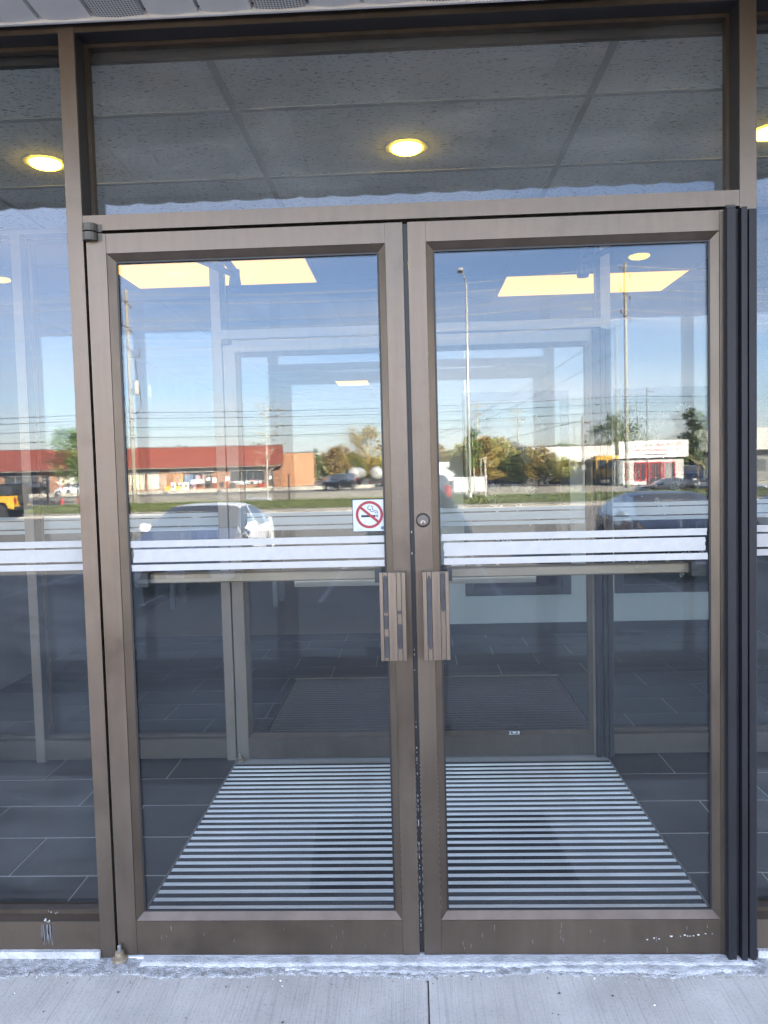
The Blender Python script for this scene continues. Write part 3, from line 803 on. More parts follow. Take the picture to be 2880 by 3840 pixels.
for ri, y in enumerate(rows):
    y0, y1 = max(y, 0.12) + g_ * 1.7, y + 0.2985 - g_ * 1.7
    if y1 - y0 < 0.02: continue
    xoff = -1.23 if ri % 2 == 1 else -1.53
    x = xoff - 0.61 * 3
    while x < 2.94:
        xa, xb = max(x, -2.94) + g_, min(x + 0.61, 2.94) - g_
        x += 0.61
        if xb - xa < 0.02: continue
        segs = [(xa, xb)]
        for (hx0, hx1, hy0, hy1) in holes:
            if y1 > hy0 + 0.02 and y0 < hy1 - 0.02:
                ns = []
                for (a, b) in segs:
                    if b <= hx0 or a >= hx1: ns.append((a, b))
                    else:
                        if a < hx0 - 0.01: ns.append((a, hx0))
                        if b > hx1 + 0.01: ns.append((hx1, b))
                segs = ns
        for (a, b) in segs: tile(a, b, y0, y1)
# aluminium entrance grille
gr_ = empty('entrance_grille', (0, 0.9, 0), 'recessed entrance grille of aluminium bars across the vestibule floor', 'floor grille')
box('carpet_infill', (-0.93, 0.94, 0.24, 1.545, -0.0029, -0.0012), mat('black_carpet', (0.022, 0.023, 0.025), 0.95, bump=0.6, bscale=300, var=0.4, scale=120), gr_)
bar = MB()
bar.prism([(-0.0095, -0.0011), (0.0095, -0.0011), (0.0095, 0.001), (0.006, 0.0028), (0.002, 0.0016), (-0.002, 0.0016), (-0.006, 0.0028), (-0.0095, 0.001)], -0.928, 0.938, 'x')
bme = bar.data('grille_bar'); bme.materials.append(ALU)
y = 0.268
while y < 1.54:
    piece('grille_bar', bme, (0, y - 0.9, 0), gr_); y += 0.0495
fr = MB(); fr.box(-0.937, -0.9305, 0.236, 1.549, -0.0029, 0.002); fr.box(0.9405, 0.947, 0.236, 1.549, -0.0029, 0.002); fr.box(-0.9305, 0.9405, 0.233, 0.2395, -0.0029, 0.002); fr.box(-0.9305, 0.9405, 1.5455, 1.552, -0.0029, 0.002)
fr.build('edge_frame', STEEL, gr_)
# ribbed carpet mat in the lobby
lm = empty('lobby_mat', (0.05, 2.4, 0), 'brown ribbed mat on the lobby floor behind the inner doors', 'mat')
box('backing', (-0.865, 0.98, 1.765, 3.095, -0.0029, 0.003), mat('mat_brown', (0.05, 0.042, 0.038), 0.95), lm)
rme = MB().prism([(-0.014, 0.0031), (0.014, 0.0031), (0.009, 0.009), (-0.009, 0.009)], -0.85, 0.965, 'x').data('rib'); rme.materials.append(mat('mat_rib', (0.12, 0.098, 0.085), 0.95, bump=0.5, bscale=200))
for i in range(32): piece('rib', rme, (-0.05, 1.79 + i * 0.0415 - 2.4, 0), lm)

# ceilings
TILE_M = None
def ctile_mat():
    m, n, b = newmat('fissured_ceiling_tile'); L = n.links
    b.inputs['Roughness'].default_value = 0.9
    geo = n.nodes.new('ShaderNodeNewGeometry')
    mp_ = n.nodes.new('ShaderNodeMapping'); mp_.inputs['Scale'].default_value = (52, 150, 1)
    L.new(geo.outputs['Position'], mp_.inputs[0])
    nz = n.nodes.new('ShaderNodeTexNoise'); nz.inputs['Scale'].default_value = 1.0; nz.inputs['Detail'].default_value = 3; nz.inputs['Distortion'].default_value = 0.6
    L.new(mp_.outputs[0], nz.inputs['Vector'])
    r = n.nodes.new('ShaderNodeValToRGB')
    r.color_ramp.elements[0].position = 0.345; r.color_ramp.elements[0].color = (0.2, 0.2, 0.2, 1)
    r.color_ramp.elements[1].position = 0.41; r.color_ramp.elements[1].color = (0.80, 0.80, 0.77, 1)
    L.new(nz.outputs['Fac'], r.inputs[0]); L.new(r.outputs[0], b.inputs['Base Color'])
    bp = n.nodes.new('ShaderNodeBump'); bp.inputs['Strength'].default_value = 0.4; bp.inputs['Distance'].default_value = 0.004
    L.new(r.outputs[0], bp.inputs['Height']); L.new(bp.outputs[0], b.inputs['Normal'])
    return m
TILE_M = ctile_mat()
TEE = mat('ceiling_tee', (0.40, 0.41, 0.41), 0.6)
CZ = 2.72
cl = box('ceiling', (-2.95, 2.95, 0.118, 12.7, 2.80, 2.9), mat('plenum', (0.1, 0.1, 0.1), 0.9), kind='structure')
ORIG[cl.name] = Vector((0, 0, 0))
xt = [-3.025 + 1.22 * i for i in range(6)]     # -0.585 and 0.635 among them
xt = [-0.585 + 1.22 * i for i in range(-2, 4)]
yt = [0.47 + 0.61 * i for i in range(-1, 21)]
TROF = {(-1.805, 2.30), (0.635, 2.91), (-1.805, 8.40), (0.635, 6.57)}
ccache = {}
TILE_DIM = mat('lobby_tile_dimmed', (0.10, 0.10, 0.098), 0.9)  # darker copy of the ceiling tile, the lobby's dimness put into its colour
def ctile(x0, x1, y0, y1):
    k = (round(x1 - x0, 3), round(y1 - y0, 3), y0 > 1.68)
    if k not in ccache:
        me = MB().box(0, k[0], 0, k[1], 0.0, 0.015).data('ceiling_tile'); me.materials.append(TILE_DIM if k[2] else TILE_M); ccache[k] = me
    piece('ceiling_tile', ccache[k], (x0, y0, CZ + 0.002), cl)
for i, x in enumerate(xt[:-1]):
    for j, y in enumerate(yt[:-1]):
        if any(abs(x - a) < 0.02 and abs(y - b) < 0.02 for a, b in TROF): continue
        xa, xb, ya, yb = max(x, -2.94), min(x + 1.22, 2.94), max(y, 0.12), min(y + 0.61, 12.6)
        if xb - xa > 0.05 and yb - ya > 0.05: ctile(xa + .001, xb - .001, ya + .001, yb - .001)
TEE_DIM = mat('lobby_tee_dimmed', (0.08, 0.08, 0.08), 0.7)  # tee colour darkened too, for the dim lobby ceiling
for x in xt:
    if abs(x) < 2.94: MB().box(x - 0.012, x + 0.012, 1.685, 12.6, CZ - 0.003, CZ + 0.0015).build('ceiling_tee', TEE_DIM, cl)
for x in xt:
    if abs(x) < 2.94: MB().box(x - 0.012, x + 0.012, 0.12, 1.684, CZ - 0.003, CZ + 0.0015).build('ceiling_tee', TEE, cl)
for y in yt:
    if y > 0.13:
        MB().box(-2.94, 2.94, y - 0.012, y + 0.012, CZ - 0.0024, CZ + 0.0012).build('ceiling_tee', TEE if y < 1.7 else TEE_DIM, cl)
box('ceiling_angle', (-2.94, 2.94, 0.1155, 0.137, 2.716, 2.798), DARKREV, cl)
# walls of the vestibule and lobby
WALLM = mat('pale_grey_wall', (0.84, 0.86, 0.84), 0.8, var=0.04, scale=2)
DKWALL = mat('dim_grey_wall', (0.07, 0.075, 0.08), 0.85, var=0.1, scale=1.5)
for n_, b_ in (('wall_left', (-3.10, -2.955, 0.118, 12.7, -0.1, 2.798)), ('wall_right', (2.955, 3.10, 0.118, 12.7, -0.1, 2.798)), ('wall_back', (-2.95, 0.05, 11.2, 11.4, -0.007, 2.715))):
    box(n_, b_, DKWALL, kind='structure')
wp = box('wall_partition', (0.05, 2.95, 4.52, 4.66, -0.007, 2.715), WALLM, kind='structure')
ORIG[wp.name] = Vector((0, 0, 0))
box('baseboard', (0.05, 2.95, 4.508, 4.519, -0.007, 0.095), mat('black_baseboard', (0.025, 0.025, 0.027), 0.5), wp)
# interior windows with tulip decals on the partition
FRM = mat('dark_window_frame', (0.055, 0.055, 0.058), 0.45, 0.1)
DGL = mat('dark_room_glass', (0.012, 0.014, 0.016), 0.08, spec=0.5)
DECAL = mat('frosted_decal', (0.72, 0.76, 0.76), 0.7)
def petal(M, c, ang, L_, W, y, w_=0.0026):
    pts1 = []; pts2 = []
    for i in range(8):
        t = i / 7
        for s_, P in ((1, pts1), (-1, pts2)):
            a, b = L_ * t, s_ * W * sin(pi * t) * (1 - 0.3 * t)
            P.append((c[0] + a * cos(ang) - b * sin(ang), c[1] + a * sin(ang) + b * cos(ang)))
    ribbon(M, pts1, w_, y); ribbon(M, pts2, w_, y)
def tulip_window(x0, x1, seed, label):
    r = empty('interior_window', ((x0 + x1) / 2, 4.5, 0.345), label, 'window', group=None)
    z0, z1 = 0.345, 2.12
    e = 0.075
    for b_ in ((x0, x0 + e, z0, z1), (x1 - e, x1, z0, z1), (x0 + e, x1 - e, z0, z0 + e), (x0 + e, x1 - e, z1 - e, z1)):
        box('frame', (b_[0], b_[1], 4.488, 4.5195, b_[2], b_[3]), FRM, r, bevel=0.004)
    box('pane', (x0 + e, x1 - e, 4.508, 4.516, z0 + e, z1 - e), DGL, r)
    rn = random.Random(seed)
    for i in range(34):
        x, z = rn.uniform(x0 + e + .05, x1 - e - .05), rn.uniform(z0 + e + .04, z1 - e - .08)
        M = MB(); k = rn.random(); s_ = rn.uniform(0.7, 1.2)
        if k < 0.42:
            for da in (-0.55, -0.25, 0, 0.25, 0.55): petal(M, (x, z), pi / 2 + da + rn.uniform(-.2, .2), 0.085 * s_, 0.013 * s_, 4.5068)
            nm = 'tulip_decal'
        elif k < 0.75:
            a = rn.uniform(0, 2 * pi); petal(M, (x, z), a, 0.075 * s_, 0.014, 4.5068); petal(M, (x, z), a + 0.7, 0.06 * s_, 0.012, 4.5068); petal(M, (x + .03 * cos(a), z + .03 * sin(a)), a - 0.8, 0.05 * s_, 0.011, 4.5068)
            nm = 'leaf_decal'
        else:
            M.ring((x, z), 0.0, 0.006 * s_, 4.5066, 4.5072, 10); nm = 'dot_decal'
        M.build(nm, DECAL, r)
    return r
tulip_window(0.44, 1.36, 4, 'dark interior window with white tulip decals, nearer the lobby corridor')
tulip_window(1.74, 2.66, 9, 'dark interior window with white tulip decals, nearer the side wall')
# lobby furniture glimpsed left: low dark bench against the back wall
bn = empty('bench', (-2.2, 6.4, 0), 'low dark bench with slatted back in the far part of the lobby', 'bench')
box('seat', (-2.75, -1.5, 6.1, 6.6, 0.40, 0.46), mat('bench_dark', (0.05, 0.05, 0.06), 0.6), bn)
for x in (-2.7, -1.55):
    box('leg', (x - 0.025, x + 0.025, 6.12, 6.17, -0.007, 0.4), STEEL, bn); box('leg', (x - 0.025, x + 0.025, 6.53, 6.58, -0.007, 0.4), STEEL, bn)
for i in range(9):
    x = -2.7 + i * 0.144; box('back_slat', (x - 0.02, x + 0.02, 6.56, 6.59, 0.461, 0.95), MATS['bench_dark'], bn)

# lit lamps: pot lights and troffers
POT = emis('pot_lens', (1.0, 0.62, 0.03), 2.2)
POTW = mat('pot_trim', (0.6, 0.6, 0.58), 0.4, 0.2)
TROFM = emis('troffer_lens', (1.0, 0.46, 0.06), 0.095)
for i, x in enumerate((-2.55, -1.43, 0.008, 1.40, 2.55)):
    lab = {1: 'round pot light in the vestibule ceiling left of the transom light', 2: 'round pot light in the ceiling above the middle of the door pair', 3: 'round pot light in the vestibule ceiling towards the black channel'}.get(i, 'round pot light close to the ' + ('left' if i == 0 else 'right') + ' side wall of the vestibule')
    r = empty('pot_light', (x, 0.84, CZ), lab, 'ceiling light', group='round lights in the vestibule ceiling')
    MB().ring((0, 0), 0.062, 0.085, 0, 0.004, 28).build('trim_tmp', POTW, r, local=True)
    o = r.children[0]; o.name = 'trim'; o.rotation_euler = (pi / 2, 0, 0)
    MB().lathe([(0.061, 0.0005), (0.061, -0.004), (0.052, -0.010), (0.034, -0.014), (0.010, -0.0155)], (0, 0, 0), 'z', 28).build('lens', POT, r, local=True, smooth=True)
for i, (x, y) in enumerate(sorted(TROF)):
    lab = {(-1.805, 2.30): 'lit rectangular ceiling panel behind the closer arm', (0.635, 2.91): 'lit rectangular ceiling panel over the mat, on the tulip window side', (-1.805, 8.40): 'small far lit ceiling panel deep in the corridor', (0.635, 6.57): 'lit ceiling panel behind the lobby partition'}[(x, y)]
    if (x, y) == (0.635, 6.57): continue
    r = empty('ceiling_panel_light', (x + 0.61, y + 0.305, CZ), lab, 'ceiling light')
    xl = x + (0.76 if y > 8 else 0.02)
    if y > 8: box('blank_half', (x + 0.02, x + 0.755, y + 0.018, y + 0.592, CZ + 0.001, CZ + 0.02), TILE_DIM, r)
    box('lens', (xl, x + 1.20, y + 0.018, y + 0.592, CZ - 0.001, CZ + 0.02), TROFM, r)
    f_ = MB(); f_.box(x + .0125, x + .0198, y + .0125, y + .5975, CZ + .003, CZ + .02); f_.box(x + 1.2002, x + 1.2075, y + .0125, y + .5975, CZ + .003, CZ + .02)
    f_.build('frame', TEE, r)

# inner pair of doors
li, gi = leaf(1.60, -0.9295, -0.0105, 0.0575, 0.0505, 0.008, 2.130, 'inner glass door leaf, on the side of the floor pivot', GLASS_IN, -0.93)
ri_, gj = leaf(1.60, 0.0035, 0.925, 0.0515, 0.043, 0.008, 2.130, 'inner glass door leaf with a small warning label on its bottom edge', GLASS_IN, 0.93)
for (b0, b1, s) in ((1.248, 1.268, 5), (1.203, 1.242, 6), (1.177, 1.196, 7)):
    ragged_band(li, gi[0] + 0.006, gi[1] - 0.006, b0, b1, 1.6237, VINYL_IN, s); ragged_band(ri_, gj[0] + 0.006, gj[1] - 0.006, b0, b1, 1.6237, VINYL_IN, s + 20)
for rt, (a, b) in ((li, (-0.605, -0.10)), (ri_, (0.10, 0.60))):
    M = MB(); yb = 1.585
    M.prism([(yb + .010, .893), (yb - .012, .893), (yb - .014, .898), (yb - .010, .900), (yb - .014, .904), (yb - .010, .907), (yb - .014, .911), (yb - .010, .914), (yb - .014, .918), (yb - .014, .927), (yb + .010, .927)], a, b, 'x')
    M.build('ribbed_push_bar', mat('ribbed_bar', (0.45, 0.42, 0.37), 0.35, 0.5), rt)
ribbed_channel(1.60, 'blackened ribbed metal channel beside the inner doors', 2.128)
knuckle(li, -0.915, 1.60, 2.109, 2.132, KN)
pivot(1.60, -0.915, 'dark floor pivot at the foot of the inner doors')
# small label on the inner right leaf
lb = empty('warning_label', (0.49, 1.598, 0.13), 'tiny black and white warning label low on the inner door', 'label')
box('sheet', (0.452, 0.512, 1.5972, 1.5985, 0.117, 0.136), BLACK, lb)
m = MB(); m.box(0.4535, 0.5105, 1.5966, 1.5970, 0.1185, 0.1205); m.box(0.4535, 0.5105, 1.5966, 1.5970, 0.1325, 0.1345); m.prism([(0.457, 0.1225), (0.467, 0.1225), (0.462, 0.131)], 1.5966, 1.597, 'y'); m.box(0.474, 0.492, 1.5966, 1.597, 0.124, 0.130); m.box(0.500, 0.508, 1.5966, 1.597, 0.1225, 0.131)
m.build('print', WHITE, lb)
# closer on the inside of the outer left leaf
dc = empty('door_closer', (-0.6, 0.1, 2.15), 'dark door closer with folded arm above the outer door glass', 'door closer')
CL = mat('closer_dark', (0.05, 0.05, 0.055), 0.5, 0.3)
box('body', (-0.86, -0.60, 0.0455, 0.105, 2.122, 2.170), CL, dc, bevel=0.004)
MB().prism([(-0.735, 0.10), (-0.71, 0.10), (-0.588, 0.445), (-0.612, 0.452)], 2.150, 2.160, 'z').build('main_arm', CL, dc)
MB().prism([(-0.60, 0.10), (-0.577, 0.10), (-0.587, 0.46), (-0.613, 0.46)], 2.163, 2.171, 'z').build('forearm', CL, dc)
MB().lathe([(0.020, -0.045), (0.022, -0.03), (0.018, 0.0), (0.018, 0.022)], (-0.60, 0.455, 2.152), 'z', 14).build('elbow', CL, dc, smooth='angle')
dc2 = copy_tree(dc); dc2.location = (0.6, 0.1, 2.15); dc2.scale = (-1, 1, 1); dc2['label'] = 'dark door closer above the outer door leaf that carries the lock'
# ================================================================== ACROSS THE LOT (seen mirrored in the glass)
# verge, road and far side
vg = box('grass_verge', (-90, 90, -51.5, -37.0, G - 0.9, G + 0.10), GRASSM, kind='structure')
MB().box(-90, 90, -36.98, -36.25, G - 0.9, G + 0.12).build('kerb', PALEC, kind='structure')
box('dry_edge', (-90, 90, -38.6, -36.99, G - 0.9, G + 0.115), DRYV, kind='structure')
box('road', (-120, 120, -60.5, -51.52, G - 0.9, G - 0.55), ROADM, kind='structure')
for i in range(-14, 15):
    box('lane_dash', (i * 8.0, i * 8.0 + 3, -56.1, -55.95, G - 0.5498, G - 0.546), PAINT, kind='structure')
box('far_kerb', (-120, 120, -60.9, -60.52, G - 0.9, G - 0.42), PALEC, kind='structure')
box('far_sidewalk', (-120, 120, -63.0, -60.92, G - 0.9, G - 0.40), PALEC, kind='structure')
fv = MB(); fv.add([(-120, -63.02, G - 0.9), (120, -63.02, G - 0.9), (120, -63.02, G - 0.38), (-120, -63.02, G - 0.38), (-120, -76, G - 0.02), (120, -76, G - 0.02), (120, -76, G - 0.9), (-120, -76, G - 0.9)],
                  [(0, 1, 2, 3), (3, 2, 5, 4), (4, 5, 6, 7), (0, 7, 6, 1), (0, 3, 4, 7), (1, 6, 5, 2)])
fv.build('far_verge', DRYV, kind='structure')
box('far_lot', (-120, 120, -230, -76.02, G - 0.9, G), ASPH, kind='structure')
for i in range(7):
    x = -47 + i * 6.1
    MB().prism([(-0.25, 0), (0.25, 0), (0.20, 0.16), (-0.20, 0.16)], x, x + 5.7, 'x')
    m = MB(); y0 = -84.5 - (x + 47) * 0.12
    m.prism([(y0 - 0.25, G), (y0 + 0.25, G), (y0 + 0.20, G + 0.42), (y0 - 0.20, G + 0.42)], x, x + 5.7, 'x')
    m.build('concrete_kerb_block', PALEC, label=('low pale concrete kerb block, ' + ('first', 'second', 'third', 'fourth', 'fifth', 'sixth', 'seventh')[6 - i] + ' of the row from the brick plaza corner'), cat='kerb block', group='concrete kerb blocks before the red plaza')
# grass blades on the verge
rg = random.Random(21); gb = MB(); vs = []; fs = []
for i in range(26000):
    x = rg.uniform(-32, 30); y = rg.uniform(-51.3, -38.3); h = rg.uniform(.05, .17); a = rg.uniform(0, pi); w_ = rg.uniform(.03, .07)
    z = G + 0.09; dx, dy = cos(a) * w_, sin(a) * w_
    n_ = len(vs); lx, ly = rg.uniform(-.06, .06), rg.uniform(-.06, .06)
    vs += [(x - dx, y - dy, z), (x + dx, y + dy, z), (x + lx, y + ly, z + h)]; fs.append((n_, n_ + 1, n_ + 2))
gb.add(vs, fs)
def raw_build(M, name, m, parent=None, **k):
    me = bpy.data.meshes.new(name); me.from_pydata(M.v, [], M.f); me.materials.append(m)
    o = bpy.data.objects.new(name, me); COL.objects.link(o); o.parent = parent
    return tag(o, **k)
raw_build(gb, 'verge_grass', BLADEM, label='mown grass on the verge beside the road', cat='grass', kind='stuff')

# ------------------------------------------------------------------ vehicles
def lerp_tab(tab, x):
    if x <= tab[0][0]: return tab[0][1]
    for (a, va), (b, vb) in zip(tab[:-1], tab[1:]):
        if x <= b:
            t = (x - a) / (b - a)
            return va + (vb - va) * t
    return tab[-1][1]
def smooth_tab(tab, x, w_=0.10):
    return sum(lerp_tab(tab, x + w_ * k / 3) * wt for k, wt in zip((-3, -2, -1, 0, 1, 2, 3), (1, 2, 3, 4, 3, 2, 1))) / 16
CARGLASS = mat('car_glass', (0.05, 0.055, 0.06), 0.03, spec=1.0, coat=1.0)
TYRE = mat('tyre', (0.02, 0.02, 0.02), 0.85)
RIM = mat('alloy_rim', (0.5, 0.5, 0.52), 0.3, 0.8)
HEADL = mat('headlight_lens', (0.16, 0.17, 0.18), 0.08, 0.2, coat=0.5)
TAILL = mat('tail_light', (0.35, 0.01, 0.012), 0.15)
TRIM = mat('black_trim', (0.018, 0.018, 0.02), 0.45)
PLATE = mat('plate_white', (0.7, 0.72, 0.76), 0.5)
PLINK = mat('plate_blue', (0.05, 0.08, 0.3), 0.5)
CHROME = mat('chrome', (0.8, 0.8, 0.82), 0.12, 1.0)
def paint(name, col, metal=0.2): return mat(name, col, 0.28, metal, coat=0.6)

def car(loc, rotz, body, L, W, H, prof, belt, label, cat, group=None, name='parked_car', base=0.17, wheel_r=0.32, axles=(0.80, -0.80), wtop=0.74, cab=None, pillars=(), suv=False, detail=True):
    """prof: [(x, z top)] rear..front ; belt: [(x, z belt)] ; cab: (x rear glass base, x roof rear, x roof front, x windscreen base)"""
    r = empty(name, loc, label, cat, group, rotz)
    f, b = L / 2, -L / 2
    xr0, xr1, xf1, xf0 = cab
    xs = set([b + L * i / 46 for i in range(47)])
    ax = [f - axles[0], b + abs(axles[1])]
    for a in ax:
        for k in range(-8, 9): xs.add(a + (wheel_r + 0.055) * sin(pi / 2 * k / 8))
    for v in (xr0, xr1, xf1, xf0): xs.add(v)
    for p in pillars: xs.add(p[0]); xs.add(p[1])
    xs = sorted(x for x in xs if b <= x <= f)
    q = [xs[0]]
    for x in xs[1:]:
        if x - q[-1] > 0.012: q.append(x)
    xs = q
    rows = []
    for x in xs:
        t = (x - b) / L
        endk = 1 - 0.16 * max(0, (0.10 - t) / 0.10) ** 1.5 - 0.20 * max(0, (t - 0.88) / 0.12) ** 1.6
        w_ = W / 2 * endk
        zb = smooth_tab(belt, x); zt = smooth_tab(prof, x, 0.07)
        zt = max(zt, zb + 0.012)
        ca = min(1, max(0, (zt - zb - 0.02) / (H - zb - 0.02))) if xr0 - .05 < x < xf0 + .05 else 0
        z0 = base + 0.05 * max(0, (0.06 - t) / 0.06) + 0.05 * max(0, (t - 0.95) / 0.05)
        for a in ax:
            d = wheel_r + 0.055
            if abs(x - a) < d: z0 = max(z0, wheel_r + sqrt(max(0, d * d - (x - a) ** 2)))
        z0 = min(z0, zb - 0.06)
        wt_ = w_ * (0.93 - (0.93 - wtop) * ca)
        wm = w_ * 0.985
        up = zt - zb
        ring = [(0, z0), (w_ * 0.86, z0), (w_ * 0.97, z0 + (zb - z0) * 0.12), (w_, z0 + (zb - z0) * 0.45), (w_ * 0.995, z0 + (zb - z0) * 0.75), (w_ * 0.965, zb - 0.006),
                (w_ * 0.945, zb + up * 0.02), (w_ * 0.945 + (wt_ - w_ * 0.945) * 0.55, zb + up * 0.52), (wt_, zb + up * 0.86), (wt_ * 0.86, zb + up * 0.955), (wt_ * 0.45, zb + up * 0.992), (0, zt)]
        rows.append(ring)
    M = len(rows[0])
    groups = {'body': [], 'windscreen': [], 'rear_window': [], 'side_window': [], 'side_window2': [], 'roof_none': []}
    vs = []
    for x, ring in zip(xs, rows):
        for (y, z) in ring: vs.append((x, y, z))
    nv = len(vs)
    vs2 = [(x, -y, z) for (x, y, z) in vs]
    def isp(x):
        return any(p0 - 1e-4 <= x <= p1 + 1e-4 for p0, p1 in pillars)
    for i in range(len(xs) - 1):
        xm = (xs[i] + xs[i + 1]) / 2
        for j in range(M - 1):
            qd = (i * M + j, (i + 1) * M + j, (i + 1) * M + j + 1, i * M + j + 1)
            g_ = 'body'
            if xf1 < xm < xf0 and j >= 8: g_ = 'windscreen'
            elif xr0 < xm < xr1 and j >= 8: g_ = 'rear_window'
            elif j in (6, 7) and xr0 + 0.12 < xm < xf0 - 0.14 and not isp(xm): g_ = 'side_window'
            groups[g_].append(qd)
    def emit(nm, qs, m, par, mirror=False, both=True):
        V = []; idx = {}; F = []
        for src, flip in ((vs, False), (vs2, True)):
            if not both and flip != mirror: continue
            for qd in qs:
                ff = []
                for k in qd:
                    key = (flip, k)
                    if key not in idx:
                        idx[key] = len(V); V.append(src[k])
                    ff.append(idx[key])
                F.append(tuple(ff if not flip else ff[::-1]))
        Mb = MB(); Mb.add(V, F)
        me = bpy.data.meshes.new(nm); me.from_pydata(Mb.v, [], Mb.f)
        bm = bmesh.new(); bm.from_mesh(me); bmesh.ops.remove_doubles(bm, verts=bm.verts, dist=1e-4); bmesh.ops.recalc_face_normals(bm, faces=bm.faces); bm.to_mesh(me); bm.free()
        me.materials.append(m); me.polygons.foreach_set('use_smooth', [True] * len(me.polygons))
        o = bpy.data.objects.new(nm, me); COL.objects.link(o); o.parent = par
        md = o.modifiers.new('es', 'EDGE_SPLIT'); md.split_angle = radians(40)
        return o
    bo = emit('body', groups['body'], body, r)
    emit('windscreen', groups['windscreen'], CARGLASS, r)
    if groups['rear_window']: emit('rear_window', groups['rear_window'], CARGLASS, r)
    # one object for each side window between pillars
    runs = []
    for qd in groups['side_window']:
        i = qd[0] // M
        if runs and i - runs[-1][-1][0] <= 1: runs[-1].append((i, qd))
        else: runs.append([(i, qd)])
    for run in runs:
        for mir in (False, True): emit('side_window', [q_ for _, q_ in run], CARGLASS, r, mirror=mir, both=False)
    # closed ends
    for end, nm in ((0, 'rear_panel'), (len(xs) - 1, 'front_panel')):
        Mb = MB(); ring = rows[end]; x = xs[end]
        pts = [(x, y, z) for y, z in ring] + [(x, -y, z) for y, z in ring[-2:0:-1]]
        Mb.add(pts, [tuple(range(len(pts)))]); Mb.build(nm, body, r, local=True)
    # wheels
    for a in ax:
        for s_ in (-1, 1):
            yy = s_ * (W / 2 - 0.115)
            wo = MB().lathe([(wheel_r * 0.62, -0.10), (wheel_r * 0.95, -0.10), (wheel_r, -0.07), (wheel_r, 0.07), (wheel_r * 0.95, 0.10), (wheel_r * 0.62, 0.10)], (a, yy, wheel_r), 'y', 22).build('wheel', TYRE, r, smooth='angle', local=True)
            rm = MB(); ys = yy + s_ * 0.085
            rm.lathe([(wheel_r * 0.64, 0.0), (wheel_r * 0.60, s_ * 0.022), (wheel_r * 0.16, s_ * 0.012)], (a, ys, wheel_r), 'y', 18)
            rm.build('rim', RIM, wo, smooth='angle', local=True)
            if detail:
                sk = MB()
                for k in range(5):
                    t = 2 * pi * k / 5 + 0.5
                    sk.prism([(a + cos(t + da) * wheel_r * rr, wheel_r + sin(t + da) * wheel_r * rr) for da, rr in ((-.28, .56), (.28, .56), (.45, .25), (-.45, .25))], ys + s_ * 0.018, ys + s_ * 0.024, 'y')
                sk.build('spoke_gap', TYRE, wo, local=True)
            if not suv: pass
    un = MB().box(b + 0.25, f - 0.25, -W / 2 + 0.24, W / 2 - 0.24, base - 0.02, base + 0.25).build('underbody', TRIM, r, local=True)
    # lamps, grille, plates, mirrors
    zf = lerp_tab(belt, f); zr = lerp_tab(belt, b)
    for s_ in (-1, 1):
        hl = MB()
        yo, yi = s_ * (W / 2 * 0.86), s_ * (W / 2 * 0.40)
        hl.add([(f - 0.015, yi, zf - 0.16), (f - 0.10, yo, zf - 0.13), (f - 0.30, yo * 1.10, zf - 0.05), (f - 0.26, yo * 1.02, zf + 0.01), (f - 0.06, yi, zf - 0.055),
                (f - 0.20, yi, zf - 0.13), (f - 0.30, yo * 0.9, zf - 0.1)], [(0, 1, 4), (1, 2, 3), (1, 3, 4), (0, 5, 6, 1), (5, 4, 3, 6), (1, 6, 2), (2, 6, 3), (0, 4, 5)])
        hl.build('headlight', HEADL, r, local=True)
        tl = MB(); yo, yi = s_ * (W / 2 * 0.87), s_ * (W / 2 * 0.52)
        zl = zr if not suv else zr + 0.05
        if suv: tl.box(b - 0.015, b + 0.16, min(s_ * W / 2 * 0.74, s_ * W / 2 * 0.885), max(s_ * W / 2 * 0.74, s_ * W / 2 * 0.885), zl - 0.22, zl + 0.22)
        else: tl.box(b - 0.012, b + 0.10, min(yo, yi), max(yo, yi), zl - 0.17, zl - 0.05)
        tl.build('tail_light', TAILL, r, local=True, bevel=0.01)
        mr = MB(); xm_ = xf0 - 0.42; zm = lerp_tab(belt, xm_) + 0.10
        mr.prism([(s_ * W / 2 * 0.93, zm - 0.02), (s_ * (W / 2 + 0.06), zm - 0.05), (s_ * (W / 2 + 0.17), zm - 0.03), (s_ * (W / 2 + 0.19), zm + 0.05), (s_ * (W / 2 + 0.14), zm + 0.11), (s_ * (W / 2 + 0.04), zm + 0.09)], xm_ - 0.06, xm_ + 0.08, 'x')
        mr.build('side_mirror', body, r, local=True, bevel=0.012)
        if detail:
            for px in ((xf0 + xr1) / 2 + 0.12,):
                MB().box(px - 0.32, px - 0.15, min(s_ * W / 2 * 0.985, s_ * (W / 2 + .012)), max(s_ * W / 2 * 0.985, s_ * (W / 2 + .012)), zf - 0.0 + 0.02, zf + 0.045).build('door_handle', body, r, local=True)
    gr2 = MB(); gr2.prism([(-W * 0.20, zf - 0.09), (W * 0.20, zf - 0.09), (W * 0.17, zf - 0.18), (-W * 0.17, zf - 0.18)], f - 0.05, f + 0.010, 'x'); gr2.build('grille', TRIM, r, local=True)
    lg = MB(); lg.prism([(-W * 0.34, 0.28), (W * 0.34, 0.28), (W * 0.30, 0.42), (-W * 0.30, 0.42)], f - 0.05, f + 0.012, 'x'); lg.build('lower_intake', TRIM, r, local=True)
    if detail:
        for s_ in (-1, 1):
            fo = MB(); fo.prism([(s_ * W * 0.30, 0.30), (s_ * W * 0.42, 0.33), (s_ * W * 0.41, 0.47), (s_ * W * 0.34, 0.44)], f - 0.16, f - 0.055, 'x'); fo.build('fog_lamp_recess', TRIM, r, local=True)
        MB().lathe([(0.055, 0), (0.05, 0.008)], (f + 0.010, 0, zf - 0.125), 'x', 16).build('badge', CHROME, r, local=True)
